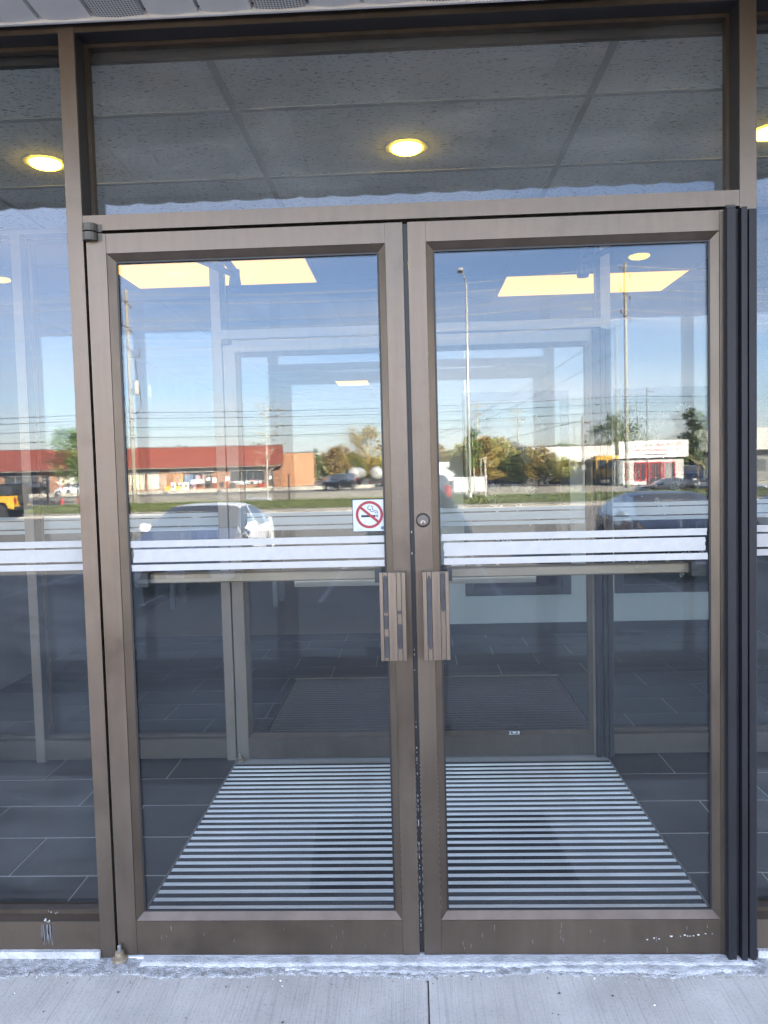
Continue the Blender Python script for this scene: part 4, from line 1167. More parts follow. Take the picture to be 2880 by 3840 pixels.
    for xx, nm, zp in ((f + 0.013, 'licence_plate', 0.36), (b - 0.014, 'licence_plate', 0.55 if not suv else 0.75)):
        sgn = 1 if xx > 0 else -1
        p_ = MB().box(min(xx, xx + sgn * .008), max(xx, xx + sgn * .008), -0.152, 0.152, zp - 0.076, zp + 0.076).build(nm, PLATE, r, local=True)
        ink = MB()
        for k in range(7): ink.box(min(xx + sgn * .0085, xx + sgn * .0105), max(xx + sgn * .0085, xx + sgn * .0105), -0.125 + k * 0.037, -0.100 + k * 0.037, zp - 0.035, zp + 0.03)
        ink.build('plate_marks', PLINK, p_, local=True)
    return r

def sedan(loc, rotz, body, label, group=None, L=4.6, W=1.80, H=1.44, detail=True, name='parked_car'):
    f = L / 2
    prof = [(-f, 0.80), (-f + 0.08, 1.00), (-f + 0.55, 1.06), (-f + 1.25, 1.35), (-f + 1.75, H - 0.015), (-f + 2.25, H), (-f + 2.75, H - 0.03), (-f + 3.45, 1.06), (-f + 3.62, 0.985), (f - 0.45, 0.88), (f - 0.12, 0.78), (f, 0.66)]
    belt = [(-f, 0.78), (-f + 0.1, 0.95), (-f + 0.9, 0.96), (-f + 3.5, 0.90), (f - 0.4, 0.76), (f - 0.1, 0.68), (f, 0.60)]
    return car(loc, rotz, body, L, W, H, prof, belt, label, 'car', group, name, cab=(-f + 0.55, -f + 1.40, -f + 2.72, -f + 3.52), pillars=((-f + 2.02, -f + 2.12), (-f + 1.05, -f + 1.12)), axles=(0.86, 0.98), detail=detail)
def suv(loc, rotz, body, label, L=4.7, W=1.9, H=1.75, detail=False, name='parked_car', cat='car', group=None):
    f = L / 2
    prof = [(-f, 1.10), (-f + 0.03, 1.20), (-f + 0.22, 1.62), (-f + 0.5, H - 0.02), (-f + 1.6, H), (-f + 2.6, H - 0.04), (-f + 3.25, 1.20), (-f + 3.4, 1.12), (f - 0.4, 1.02), (f - 0.1, 0.92), (f, 0.78)]
    belt = [(-f, 1.05), (-f + 0.6, 1.08), (-f + 3.3, 1.04), (f - 0.3, 0.90), (f, 0.72)]
    return car(loc, rotz, body, L, W, H, prof, belt, label, cat, group, name, base=0.24, wheel_r=0.36, axles=(0.88, 0.95), wtop=0.80, cab=(-f + 0.02, -f + 0.30, -f + 2.6, -f + 3.3), pillars=((-f + 2.15, -f + 2.24), (-f + 1.15, -f + 1.24)), suv=True, detail=detail)

WHITEP = paint('white_car_paint', (0.80, 0.80, 0.81), 0.0)
NAVY = paint('dark_navy_paint', (0.02, 0.026, 0.045), 0.3)
BLACKP = paint('black_car_paint', (0.012, 0.012, 0.014), 0.3)
GREYP = paint('grey_car_paint', (0.06, 0.065, 0.075), 0.5)
SILVER = paint('silver_car_paint', (0.35, 0.37, 0.40), 0.6)
YEL = paint('yellow_car_paint', (0.62, 0.36, 0.03), 0.0)
BLUEP = paint('blue_car_paint', (0.015, 0.03, 0.075), 0.3)
FACE = pi / 2                           # nose towards the shop
sedan((-3.95, -12.45, G), FACE, WHITEP, 'white sedan parked nose towards the glass entrance')
sedan((4.85, -12.9, G), FACE + 0.02, NAVY, 'dark navy sedan parked nose towards the glass entrance')
sedan((8.1, -12.8, G), FACE, SILVER, 'silver sedan parked beside the navy sedan')
suv((0.60, -30.8, G), -FACE, GREYP, 'dark grey minivan seen from behind on the open lot', L=5.0, W=1.98, H=1.78, name='minivan', cat='minivan')
sedan((19.6, -57.6, G - 0.55), pi + 0.02, BLACKP, 'black sedan driving on the road past the grass verge', L=4.8, detail=False, name='sedan')
sedan((23.2, -54.0, G - 0.55), 0.02, GREYP, 'dark grey sedan on the near lane of the road', L=4.7, detail=False, name='sedan')
sedan((-43.3, -93.6, G), FACE + 0.5, WHITEP, 'white hatchback parked before the red plaza', L=4.2, H=1.48, detail=False)
suv((-49.6, -95.0, G), FACE + 0.35, BLACKP, 'black sport utility vehicle parked before the plaza windows')
suv((28.7, -78.0, G), FACE + 0.25, BLUEP, 'dark blue sport utility vehicle beside the auto glass shop')
suv((-8.2, -82.0, G), FACE + 0.35, BLACKP, 'black pickup parked in front of the tank trailers', L=5.2, W=2.0, H=1.85)
# boxy yellow off-roader
def offroader(loc, rotz):
    r = empty('off_roader', loc, 'boxy yellow off-road car with black top at the edge of the lot', 'car', None, rotz)
    MB().prism([(-2.05, 0.55), (2.05, 0.55), (2.08, 0.75), (2.05, 1.12), (0.75, 1.18), (0.72, 1.2), (-2.0, 1.22), (-2.05, 0.9)], -0.74, 0.74, 'y').build('body', YEL, r, local=True, bevel=0.03)
    MB().prism([(-2.0, 1.221), (0.70, 1.201), (0.35, 1.80), (-1.95, 1.84)], -0.71, 0.71, 'y').build('hard_top', TRIM, r, local=True, bevel=0.04)
    for s_ in (-1, 1):
        for (a, b) in ((-1.9, -1.0), ):
            MB().prism([(a, 1.27), (b, 1.27), (b, 1.72), (a, 1.74)], s_ * 0.712 - 0.006, s_ * 0.712 + 0.006, 'y').build('side_window', CARGLASS, r, local=True)
        MB().prism([(-0.9, 1.215), (0.6, 1.215), (0.33, 1.74), (-0.9, 1.76)], s_ * 0.722 - 0.012, s_ * 0.722 + 0.012, 'y').build('door_frame', YEL, r, local=True)
        MB().prism([(-0.82, 1.25), (0.50, 1.25), (0.28, 1.68), (-0.82, 1.70)], s_ * 0.736 - 0.004, s_ * 0.736 + 0.006, 'y').build('door_window', CARGLASS, r, local=True)
        for xa in (-1.30, 1.35):
            fl_ = MB(); pts = [(xa - 0.66, 0.62), (xa - 0.50, 0.98), (xa + 0.46, 1.0), (xa + 0.66, 0.66), (xa + 0.56, 0.66), (xa + 0.40, 0.91), (xa - 0.44, 0.90), (xa - 0.56, 0.62)]
            fl_.prism(pts, min(s_ * 0.70, s_ * 0.95), max(s_ * 0.70, s_ * 0.95), 'y'); fl_.build('fender_flare', YEL, r, local=True)
            MB().box(xa - 0.46, xa + 0.44, min(s_ * 0.741, s_ * 0.748), max(s_ * 0.741, s_ * 0.748), 0.5, 0.88).build('arch', TRIM, r, local=True)
            wo = MB().lathe([(0.25, -0.12), (0.38, -0.12), (0.41, -0.08), (0.41, 0.08), (0.38, 0.12), (0.25, 0.12)], (xa, s_ * 0.82, 0.41), 'y', 22).build('wheel', TYRE, r, smooth='angle', local=True)
            MB().lathe([(0.24, 0.0), (0.22, s_ * 0.02), (0.06, s_ * 0.03)], (xa, s_ * 0.90, 0.41), 'y', 16).build('rim', mat('dark_rim', (0.08, 0.08, 0.08), 0.4, 0.6), wo, smooth='angle', local=True)
        MB().box(-2.10, -2.04, s_ * 0.62 - 0.07, s_ * 0.62 + 0.07, 0.85, 1.1).build('tail_light', TAILL, r, local=True)
        MB().lathe([(0.11, 0.0), (0.10, 0.03)], (2.07, s_ * 0.52, 0.95), 'x', 16).build('headlight', HEADL, r, local=True)
    MB().box(-2.28, -2.06, -0.72, 0.72, 0.50, 0.68).build('rear_bumper', TRIM, r, local=True, bevel=0.02)
    MB().box(2.085, 2.32, -0.80, 0.80, 0.50, 0.68).build('front_bumper', TRIM, r, local=True, bevel=0.02)
    MB().prism([(0.72, 1.22), (0.76, 1.22), (0.40, 1.78), (0.36, 1.78)], -0.62, 0.62, 'y').build('windscreen', CARGLASS, r, local=True)
    wo = MB().lathe([(0.2, -0.11), (0.36, -0.11), (0.39, -0.07), (0.39, 0.07), (0.36, 0.11), (0.2, 0.11)], (-2.18, 0, 1.1), 'x', 20).build('spare_wheel', TYRE, r, smooth='angle', local=True)
offroader((-21.9, -36.3 + 0.6, G), pi)
# tank trailers
def tanker(loc, rotz, label):
    r = empty('tank_trailer', loc, label, 'trailer', 'white tank trailers in the yard', rotz)
    r.scale = (.85, .85, .85)
    TK = mat('tank_white', (0.30, 0.29, 0.27), 0.4, 0.1, var=0.1, scale=1)
    MB().lathe([(0.05, -0.42), (0.55, -0.34), (0.9, -0.15), (1.0, 0.05), (1.0, 7.0), (0.9, 7.2), (0.5, 7.4), (0.05, 7.45)], (0, 0, 2.05), 'x', 24).build('tank', TK, r, smooth=True, local=True)
    MB().box(0.8, 6.4, -0.25, 0.25, 3.02, 3.16).build('walkway', STEEL, r, local=True)
    MB().box(0.0, 7.0, -0.45, 0.45, 0.80, 1.08).build('chassis', TRIM, r, local=True)
    for k in range(3): MB().box(0.4 + k * 2.8, 0.6 + k * 2.8, -0.8, 0.8, 1.05, 1.40).build('saddle', TRIM, r, local=True)
    for xa in (0.7, 1.8):
        for s_ in (-1, 1):
            wo = MB().lathe([(0.28, -0.22), (0.48, -0.22), (0.50, -0.18), (0.50, 0.18), (0.48, 0.22), (0.28, 0.22)], (xa, s_ * 0.95, 0.5), 'y', 18).build('wheel', TYRE, r, smooth='angle', local=True)
            MB().lathe([(0.28, 0), (0.2, s_ * 0.03)], (xa, s_ * 1.16, 0.5), 'y', 12).build('rim', RIM, wo, local=True)
    MB().box(-0.42, -0.28, -1.1, 1.1, 0.55, 0.72).build('rear_bumper', TRIM, r, local=True)
    for s_ in (-1, 1):
        MB().box(-0.10, 0.0, s_ * 0.9 - .06, s_ * 0.9 + .06, 0.72, 0.80).build('bumper_bracket', TRIM, r, local=True)
        MB().box(-0.45, -0.421, s_ * 0.9 - .1, s_ * 0.9 + .1, 0.58, 0.69).build('tail_light', TAILL, r, local=True)
        MB().box(5.6, 5.75, s_ * 0.35 - .06, s_ * 0.35 + .06, 0.0, 0.82).build('landing_leg', STEEL, r, local=True)
        MB().box(-0.3, 0.02, s_ * 0.42 - .05, s_ * 0.42 + .05, 0.6, 0.9).build('bumper_arm', TRIM, r, local=True)
tanker((-8.4, -104.0, G), -FACE + 0.1, 'white tank trailer behind the black pickup')
tanker((-4.7, -95.0, G), -FACE - 0.05, 'white tank trailer standing beside the yard fence')
tanker((-2.0, -100.0, G), -FACE + 0.02, 'white tank trailer farthest from the brick plaza wall')
# white trucks far in the yard
def cube_truck(loc, rotz, label):
    r = empty('cube_truck', loc, label, 'truck', None, rotz)
    MB().box(-3.0, 1.5, -1.1, 1.1, 0.75, 2.9).build('cargo_box', WHITE, r, local=True, bevel=0.04)
    MB().prism([(1.52, 0.5), (3.3, 0.5), (3.3, 1.2), (2.6, 1.35), (2.2, 2.2), (1.52, 2.25)], -0.95, 0.95, 'y').build('cab', WHITE, r, local=True, bevel=0.05)
    MB().prism([(2.64, 1.40), (2.68, 1.40), (2.28, 2.14), (2.24, 2.14)], -0.85, 0.85, 'y').build('windscreen', CARGLASS, r, local=True)
    for xa in (-1.8, 2.5):
        for s_ in (-1, 1): MB().lathe([(0.25, -0.12), (0.4, -0.12), (0.4, 0.12), (0.25, 0.12)], (xa, s_ * 0.95, 0.4), 'y', 16).build('wheel', TYRE, r, smooth='angle', local=True)
    MB().box(-2.9, 1.5, -0.4, 0.4, 0.5, 0.749).build('chassis', TRIM, r, local=True)
for i, (x, y, a, lb_) in enumerate(((3.2, -98, .2, 'white cube truck behind the pale hoarding'), (7.5, -104, 1.4, 'white cube truck half hidden by autumn trees'))):
    cube_truck((x, y, G), a, lb_)
sedan((-13.6, -122, G), 1.2, SILVER, 'silver car parked behind the brick plaza wing', L=4.4, detail=False)
sedan((-11.2, -124, G), 0.9, WHITEP, 'white car parked next to the silver one behind the plaza', L=4.4, detail=False)
suv((-10.6, -117, G), 1.1, GREYP, 'grey utility vehicle parked behind the black pickup')
# ------------------------------------------------------------------ buildings across the road
BRICK = None
def brick_mat(name, c1, c2, mortar, sc):
    m, n, b = newmat(name); L = n.links
    co = n.nodes.new('ShaderNodeTexCoord'); mp_ = n.nodes.new('ShaderNodeMapping'); mp_.inputs['Rotation'].default_value = (pi / 2, 0, 0)
    L.new(co.outputs['Object'], mp_.inputs[0])
    t = n.nodes.new('ShaderNodeTexBrick'); t.inputs['Scale'].default_value = sc; t.inputs['Color1'].default_value = (*c1, 1); t.inputs['Color2'].default_value = (*c2, 1); t.inputs['Mortar'].default_value = (*mortar, 1)
    t.inputs['Mortar Size'].default_value = 0.012
    L.new(mp_.outputs[0], t.inputs['Vector']); L.new(t.outputs['Color'], b.inputs['Base Color']); b.inputs['Roughness'].default_value = 0.9
    return m
BRICK = brick_mat('orange_brick', (0.27, 0.125, 0.065), (0.22, 0.10, 0.05), (0.32, 0.25, 0.19), 4.0)
REDS = mat('red_siding', (0.17, 0.034, 0.02), 0.6, var=0.12, scale=1.5, stretch=(0.3, 1, 6))
ROOFD = mat('dark_flashing', (0.07, 0.06, 0.055), 0.6)
STORE = mat('store_interior', (0.045, 0.05, 0.055), 0.12, spec=0.6)
BLIND = mat('pale_blind', (0.46, 0.46, 0.40), 0.8)
ALF = mat('window_alu', (0.35, 0.34, 0.32), 0.5, 0.3)
SIGNW = mat('sign_face', (0.55, 0.55, 0.52), 0.5)
SIGND = mat('sign_dark', (0.05, 0.055, 0.08), 0.5)
INKB = mat('ink_blue', (0.03, 0.05, 0.16), 0.5)
INKR = mat('ink_red', (0.45, 0.02, 0.02), 0.5)
ang = atan2(7.5, -36.9)
PL = Vector((-18.4, -105.9, G))
mall = empty('plaza_building', PL, 'low brick plaza with red siding canopy and shop windows across the road', 'building', rotz=ang)
LP = 62.0
def pb(n_, b_, m_, par=None, **k): return MB().box(*b_).build(n_, m_, par or mall, local=True, **k)
# wall pieces leave openings for shop fronts; s along the front, -y outwards
bays = [  # (s0, s1, sill, head, kind)
    (1.35, 2.35, 0.05, 2.55, 'door'), (2.6, 7.4, 0.55, 2.55, 'win'), (9.8, 11.0, 0.05, 2.55, 'door'), (11.15, 15.3, 0.45, 2.55, 'win'),
    (17.0, 18.6, 0.3, 2.5, 'blind'), (18.8, 21.8, 0.3, 2.5, 'blind'), (23.6, 27.6, 0.5, 2.5, 'win'), (28.2, 30.2, 0.5, 2.5, 'blind'), (31.3, 32.5, 0.05, 2.5, 'door'), (32.7, 37.2, 0.45, 2.5, 'win'), (39, 43, 0.5, 2.5, 'win'), (44.5, 45.6, 0.05, 2.5, 'door'), (46, 51, 0.5, 2.5, 'blind')]
wm = MB(); prev = 0.0
for (a, b, s_, h_, k_) in bays:
    wm.box(prev, a, 0, 0.3, 0, 3.3)
    if s_ > 0.06: wm.box(a, b, 0.001, 0.299, 0, s_)
    wm.box(a, b, 0.001, 0.299, h_, 3.299)
    prev = b
wm.box(prev, LP, 0, 0.3, 0, 3.3)
wm.build('front_wall', BRICK, mall, local=True)
sidew = MB(); sidew.add([(0, 0.301, 0), (0.3, 0.301, 0), (0.3, 13, 0), (0, 13, 0), (0, 0.301, 5.9), (0.3, 0.301, 5.9), (0.3, 13, 5.75), (0, 13, 5.75)], [(0, 3, 2, 1), (4, 5, 6, 7), (0, 1, 5, 4), (1, 2, 6, 5), (2, 3, 7, 6), (3, 0, 4, 7)])
def brick_side():
    m = brick_mat('orange_brick_side', (0.36, 0.18, 0.09), (0.31, 0.14, 0.07), (0.32, 0.25, 0.19), 4.0)
    for nn in m.node_tree.nodes:
        if nn.type == 'MAPPING': nn.inputs['Rotation'].default_value = (pi / 2, 0, pi / 2)
    return m
BRS = brick_side()
sidew.build('side_wall', BRS, mall, local=True)
MB().box(-5.3, 0.3, 13.001, 24, 0, 5.2).build('rear_wing', BRS, mall, local=True)
pb('wing_coping', (-5.4, 0.35, 13.002, 24.1, 5.2, 5.32), ROOFD)
pb('rear_wall', (0.301, LP, 14, 14.3, 0, 5.7), BRICK)
pb('roof_deck', (0.301, LP, 0.301, 13.99, 5.55, 5.7), ROOFD)
pb('parapet', (-0.04, LP, -0.02, 0.32, 5.95, 6.12), ROOFD)
pb('upper_wall', (0.301, LP, 0.001, 0.30, 3.301, 5.949), BRICK)
# mansard of overlapping red boards
cm = MB(); nb_ = 13
for i in range(nb_):
    z0, z1 = 3.25 + 2.75 * i / nb_, 3.25 + 2.75 * (i + 1) / nb_
    o0 = -1.25 + 0.85 * i / nb_; o1 = -1.25 + 0.85 * (i + 1) / nb_
    cm.prism([(o0 - 0.05, z0), (o1 - 0.01, z1), (o1 + 0.06, z1), (o0 + 0.02, z0)], 0.0, LP, 'x')
cm.build('red_canopy', REDS, mall, local=True)
ce = MB(); ce.prism([(-1.30, 3.22), (-0.42, 6.0), (-0.001, 6.0), (-0.001, 3.22)], -0.10, -0.002, 'x'); ce.build('canopy_end', mat('red_end', (0.16, 0.035, 0.025), 0.7), mall, local=True)
pb('canopy_soffit', (0.0, LP, -1.22, -0.001, 3.10, 3.2), mat('canopy_under', (0.22, 0.2, 0.17), 0.8))
for (s_, w_, h_) in ((3, .5, .35), (3.8, .25, .5), (14, .6, .3), (24, .3, .25), (30, .5, .3), (40, .4, .4)):
    pb('roof_vent', (s_, s_ + w_, 1.2, 1.2 + w_, 5.701, 6.12 + h_), ROOFD)
for (a, b, s_, h_, k_) in bays:
    if k_ == 'door':
        d_ = pb('door', (a + 0.02, b - 0.02, 0.12, 0.17, 0.0, h_ - 0.01), STORE)
        fm = MB(); fm.box(a + .02, a + .09, .10, .119, 0, h_ - .01); fm.box(b - .09, b - .02, .10, .119, 0, h_ - .01); fm.box(a + .09, b - .09, .10, .119, 2.05, 2.13); fm.box(a + .09, b - .09, .10, .119, 0.0, .22)
        fm.build('frame', ALF, d_, local=True)
        MB().box(a + .30, b - .40, .09, .10, 1.3, 1.75).build('notice', WHITE, d_, local=True)
    else:
        w_ = pb('window', (a + 0.02, b - 0.02, 0.14, 0.18, s_ + 0.01, h_ - 0.01), STORE if k_ == 'win' else BLIND)
        n_ = max(2, round((b - a) / 1.4)); fm = MB()
        for i in range(n_ + 1):
            x = a + 0.05 + (b - a - 0.1) * i / n_; fm.box(x - .035, x + .035, .10, .139, s_ + .01, h_ - .01)
        fm.box(a + .02, b - .02, .105, .138, s_ + .45, s_ + .52)
        fm.build('frame', ALF, w_, local=True)
# window posters and merchandise
def mallposter(s_, z0, w_, h_, m_): MB().box(s_, s_ + w_, 0.08, 0.099, z0, z0 + h_).build('poster', m_, mall, local=True)
POS = [mat('poster_blue', (0.06, 0.16, 0.30), 0.6), mat('poster_pink', (0.45, 0.25, 0.25), 0.6), mat('poster_pale', (0.6, 0.6, 0.58), 0.6), mat('poster_orange', (0.5, 0.22, 0.1), 0.6)]
for (s_, z0, w_, h_, k_) in ((12.6, 1.0, .9, 1.2, 0), (13.8, 1.0, 1.3, 1.4, 3), (14.2, 1.1, .5, 1.0, 2), (11.4, 1.2, .7, .9, 1), (4.0, 1.0, .7, .25, 1), (3.6, .62, .5, .5, 2), (5.2, .62, 1.8, .5, 2), (6.2, .62, .9, .4, 2), (33, .6, 1.0, .7, 2), (35, 1.3, 1.2, .4, 0), (24, 1, .8, .7, 2)): mallposter(s_, z0, w_, h_, POS[k_])
# signs under the canopy
def sign(s0, s1, z0, z1, m_, txt=None, ink=None, size=0.5):
    o = pb('shop_sign', (s0, s1, -0.16, -0.002, z0, z1), m_)
    fm = MB(); fm.box(s0 - .04, s1 + .04, -.15, -.003, z0 - .05, z0 - .001); fm.box(s0 - .04, s1 + .04, -.15, -.003, z1 + .001, z1 + .05); fm.build('frame', ALF, o, local=True)
    if txt: text_mesh('lettering', txt, size, ink, o, ((s0 + s1) / 2, -0.175, z0 + (z1 - z0) * 0.28), extrude=0.006)
sign(9.6, 15.6, 2.56, 3.02, SIGNW, 'Water Depot', INKB, 0.42)
sign(2.7, 7.5, 2.57, 3.02, mat('sign_grey', (0.30, 0.30, 0.29), 0.5))
sign(16.9, 22.0, 2.57, 3.0, MATS['sign_grey'])
sign(32.6, 37.4, 2.55, 3.02, SIGND, 'Milton', mat('ink_pale', (0.6, 0.6, 0.6), .5), 0.45)
sign(23.4, 30, 2.57, 3.0, MATS['sign_grey'])
pb('plaza_walk', (-1, LP, -2.6, -0.002, -0.05, 0.03), PALEC)
# things in front of the plaza
def on_mall(s_, o, z=0.0):
    return PL + Vector((cos(ang) * s_ - sin(ang) * -o, sin(ang) * s_ + cos(ang) * -o, z))
for (s_, lab) in ((15.6, 'yellow storage bin near the water shop pier'), (14.1, 'yellow storage bin between two white sandwich boards')):
    r = empty('yellow_bin', on_mall(s_, 1.6), lab, 'bin', 'yellow bins outside the water shop', ang)
    MB().prism([(-.42, 0.03), (.42, 0.03), (.48, .62), (-.48, .62)], -.35, .35, 'y').build('tub', mat('bin_yellow', (.62, .33, .02), .6), r, local=True)
    MB().box(-.5, .5, -.38, .38, .621, .70).build('lid', MATS['bin_yellow'], r, local=True)
for (s_, lab) in ((14.9, 'white sandwich board beside the outer yellow bin'), (13.2, 'white sandwich board under the water shop window')):
    r = empty('sandwich_board', on_mall(s_, 1.8), lab, 'sign', None, ang)
    for k in (-1, 1): MB().prism([(k * .30 - .02, .03), (k * .30 + .02, .03), (k * .04 + .02, 1.15), (k * .04 - .02, 1.15)], -.33, .33, 'x').build('panel', WHITE, r, local=True)
    MB().box(-.2, .2, -.3, -.27, .4, .85).build('print', POS[0], r, local=True)
for i, (s_, h_, m_) in enumerate(((11.9, .95, INKR), (9.45, 1.0, INKR), (7.7, 1.2, INKR), (12.3, .9, INKR))):
    r = empty('red_post', on_mall(s_, 1.5), ('short red post with a white notice under the water shop window', 'short red post with a white notice beside the water shop door', 'taller red post with a white notice at the brick pier', 'low red post with a white notice next to the sandwich board')[i], 'post', 'red posts with white notices', ang)
    MB().lathe([(.09, .03), (.09, h_), (.05, h_ + .04)], (0, 0, 0), 'z', 12).build('shaft', mat('post_red', (.45, .06, .02), .5), r, local=True)
    MB().box(-.28, .28, -.10, -.07, h_ + .0, h_ + .6).build('notice', WHITE, r, local=True)
for i, (s_, o) in enumerate(((19.2, 2.6), (20.9, 3.4))):
    r = empty('yellow_bollard', on_mall(s_, o), ('tall thin yellow bollard post before the blinds window', 'tall thin yellow bollard post standing farther out from the plaza')[i], 'bollard', 'yellow bollard posts', ang)
    MB().tube((0, 0, 0), (0, 0, 2.3), .07, .07, 10).build('shaft', mat('bollard_yellow', (.60, .40, .03), .5), r, local=True)
    MB().box(-.14, .14, -.14, .14, 0, .05).build('base_plate', STEEL, r, local=True)
for i, (s_, lab) in enumerate(((7.0, 'dark litter bin outside the plaza windows'), (3.2, 'red planter pot outside the plaza corner shop'))):
    r = empty('planter' if i else 'litter_bin', on_mall(s_, 1.4), lab, 'planter' if i else 'bin', None, ang)
    MB().lathe([(.3, .03), (.42, .75), (.44, .8), (.36, .8)], (0, 0, 0), 'z', 16).build('pot', mat('pot_red', (.3, .03, .03), .5) if i else TRIM, r, local=True)
    MB().lathe([(.36, .78), (.2, .9), (.02, .95)], (0, 0, 0), 'z', 12).build('soil' if i else 'lid', DIRTG if i else TRIM, r, local=True)

# white-fronted workshop, grey house, auto glass shop, grey gabled house
WCL = mat('white_cladding', (0.5, 0.49, 0.465), 0.7, var=0.06, scale=1)
DKW = mat('dark_workshop', (0.07, 0.065, 0.06), 0.8, var=0.2, scale=1)
wb = empty('workshop_building', (13.2, -88, G), 'low workshop with a white fascia and dark open bays', 'building', rotz=pi)
def lb2(r, n_, b_, m_, **k): return MB().box(*b_).build(n_, m_, r, local=True, **k)
lb2(wb, 'wall', (-10.0, -0.0, 0, 8, 0, 2.6), DKW)
lb2(wb, 'white_fascia', (-10.0, 0.05, -0.6, 8.02, 2.601, 4.3), WCL)
lb2(wb, 'roof_edge', (-10.1, 0.12, -0.66, 8.1, 4.301, 4.42), ROOFD)
for (a, b) in ((-1.9, -0.5), (-3.6, -2.2)):
    lb2(wb, 'window', (a, b, -0.63, -0.602, 2.85, 3.45), STORE)
lb2(wb, 'awning', (-9.8, -3.9, -2.6, -0.61, 2.45, 2.6), mat('tan_awning', (.40, .31, .2), .8))
for x in (-9.6, -6.8, -4.1): lb2(wb, 'awning_post', (x - .06, x + .06, -2.5, -2.38, 0, 2.449), STEEL)
lb2(wb, 'bay_shade_panel', (-3.4, -1.0, -0.03, -0.002, 0.0, 2.3), mat('bay_shadow', (.03, .03, .035), .6))  # flat dark panel painting the shade inside an open bay
lb2(wb, 'side_door', (-6.6, -4.6, -0.03, -0.002, 0.0, 2.3), mat('blue_door', (.12, .22, .36), .5))
hs = empty('grey_house', (12.7, -96, G), 'dark grey house with a white framed window behind autumn trees', 'house', rotz=pi)
lb2(hs, 'wall', (-2.5, 2.6, 0, 7, 0, 4.2), mat('grey_siding', (.13, .13, .13), .8, var=.1, scale=4))
rfh = MB(); rfh.prism([(-2.9, 4.0), (3.0, 4.0), (0, 5.4)], -0.4, 7.4, 'y')
rfh.v = [(x, y, z) for (x, y, z) in rfh.v]; rfh.build('roof', ROOFD, hs, local=True)
for s_ in (0.0, ):
    wv = lb2(hs, 'window', (-0.6, 1.2, -0.05, -0.002, 2.7, 3.8), STORE)
    fm = MB(); fm.box(-.72, -.6, -.08, -.003, 2.6, 3.9); fm.box(1.2, 1.32, -.08, -.003, 2.6, 3.9); fm.box(-.6, 1.2, -.08, -.003, 3.801, 3.9); fm.box(-.6, 1.2, -.08, -.003, 2.6, 2.699); fm.box(.24, .36, -.09, -.051, 2.7, 3.8)
    fm.build('frame', WHITE, wv, local=True)
ag = empty('auto_glass_shop', (25.9, -72.5, G), 'white auto glass shop with red window trim and a big banner sign', 'building', rotz=pi + 0.12)
lb2(ag, 'wall', (0, 5.6, 0, 7, 0, 2.45), WCL)
lb2(ag, 'roof', (-.1, 5.7, -.1, 7.1, 2.451, 2.6), ROOFD)
for (a, b, k_) in ((0.85, 1.75, 'w'), (2.1, 3.1, 'd'), (3.5, 4.4, 'w')):
    w_ = lb2(ag, 'door' if k_ == 'd' else 'window', (a, b, -.06, -.003, 0.05 if k_ == 'd' else .5, 2.1), STORE)
    fm = MB(); z0 = .05 if k_ == 'd' else .4
    fm.box(a - .1, a, -.09, -.002, z0, 2.2); fm.box(b, b + .1, -.09, -.002, z0, 2.2); fm.box(a, b, -.09, -.002, 2.101, 2.2)
    if k_ == 'w': fm.box(a, b, -.09, -.002, .4, .499)
    fm.box((a + b) / 2 - .03, (a + b) / 2 + .03, -.08, -.061, z0 + .1, 2.1)
    fm.build('trim', INKR, w_, local=True)
sg2 = lb2(ag, 'banner_sign', (-0.4, 6.0, -.32, -.12, 2.62, 4.25), mat('banner_white', (.62, .61, .59), .6))
for x in (0.3, 2.8, 5.3): MB().box(x - .04, x + .04, -.119, -.05, 2.55, 4.1).build('sign_brace', STEEL, sg2, local=True)
text_mesh('lettering', 'Canada Auto Glass', 0.52, INKR, sg2, (2.1, -.335, 3.70), width=3.7, extrude=.006)
text_mesh('lettering', 'Chip Replacement & New Glass', 0.34, INKR, sg2, (2.6, -.335, 3.25), width=4.0, extrude=.006)
text_mesh('lettering', 'Windshield Replacement & Repair', 0.24, mat('ink_dark', (.08, .05, .05), .5), sg2, (2.3, -.335, 2.85), width=3.4, extrude=.006)
pc = MB(); ribbon(pc, [(4.4, 3.55), (4.55, 4.05), (5.6, 4.08), (5.8, 3.6), (4.4, 3.55)], .03, -.33)
pc.build('windscreen_drawing', INKB, sg2, local=True)
gh = empty('gabled_house', (33.5, -78.0, G), 'grey weathered house with a pale gabled roof beyond the auto glass shop', 'house', rotz=pi + 0.2)
GSD = mat('weathered_siding', (.17, .165, .155), .9, var=.25, scale=3, stretch=(1, 1, 5))
lb2(gh, 'wall', (-9.0, 2.2, 0, 7, 0, 3.4), GSD)
rfh = MB(); rfh.prism([(-.9, 3.2), (3.5, 5.4), (7.9, 3.2), (7.9, 3.35), (3.5, 5.6), (-.9, 3.35)], -9.6, 2.7, 'x'); rfh.build('roof', mat('pale_shingle', (.46, .42, .36), .9, var=.12, scale=6), gh, local=True)
gg = MB(); gg.prism([(0, 3.4), (7, 3.4), (3.5, 5.15)], -8.99, 2.19, 'x'); gg.build('gable', GSD, gh, local=True)
lb2(gh, 'window', (-2.5, -1.3, -.04, -.002, 1.0, 2.2), STORE); lb2(gh, 'door', (0.2, 1.1, -.04, -.002, 0, 2.05), mat('tan_door', (.33, .23, .13), .7))
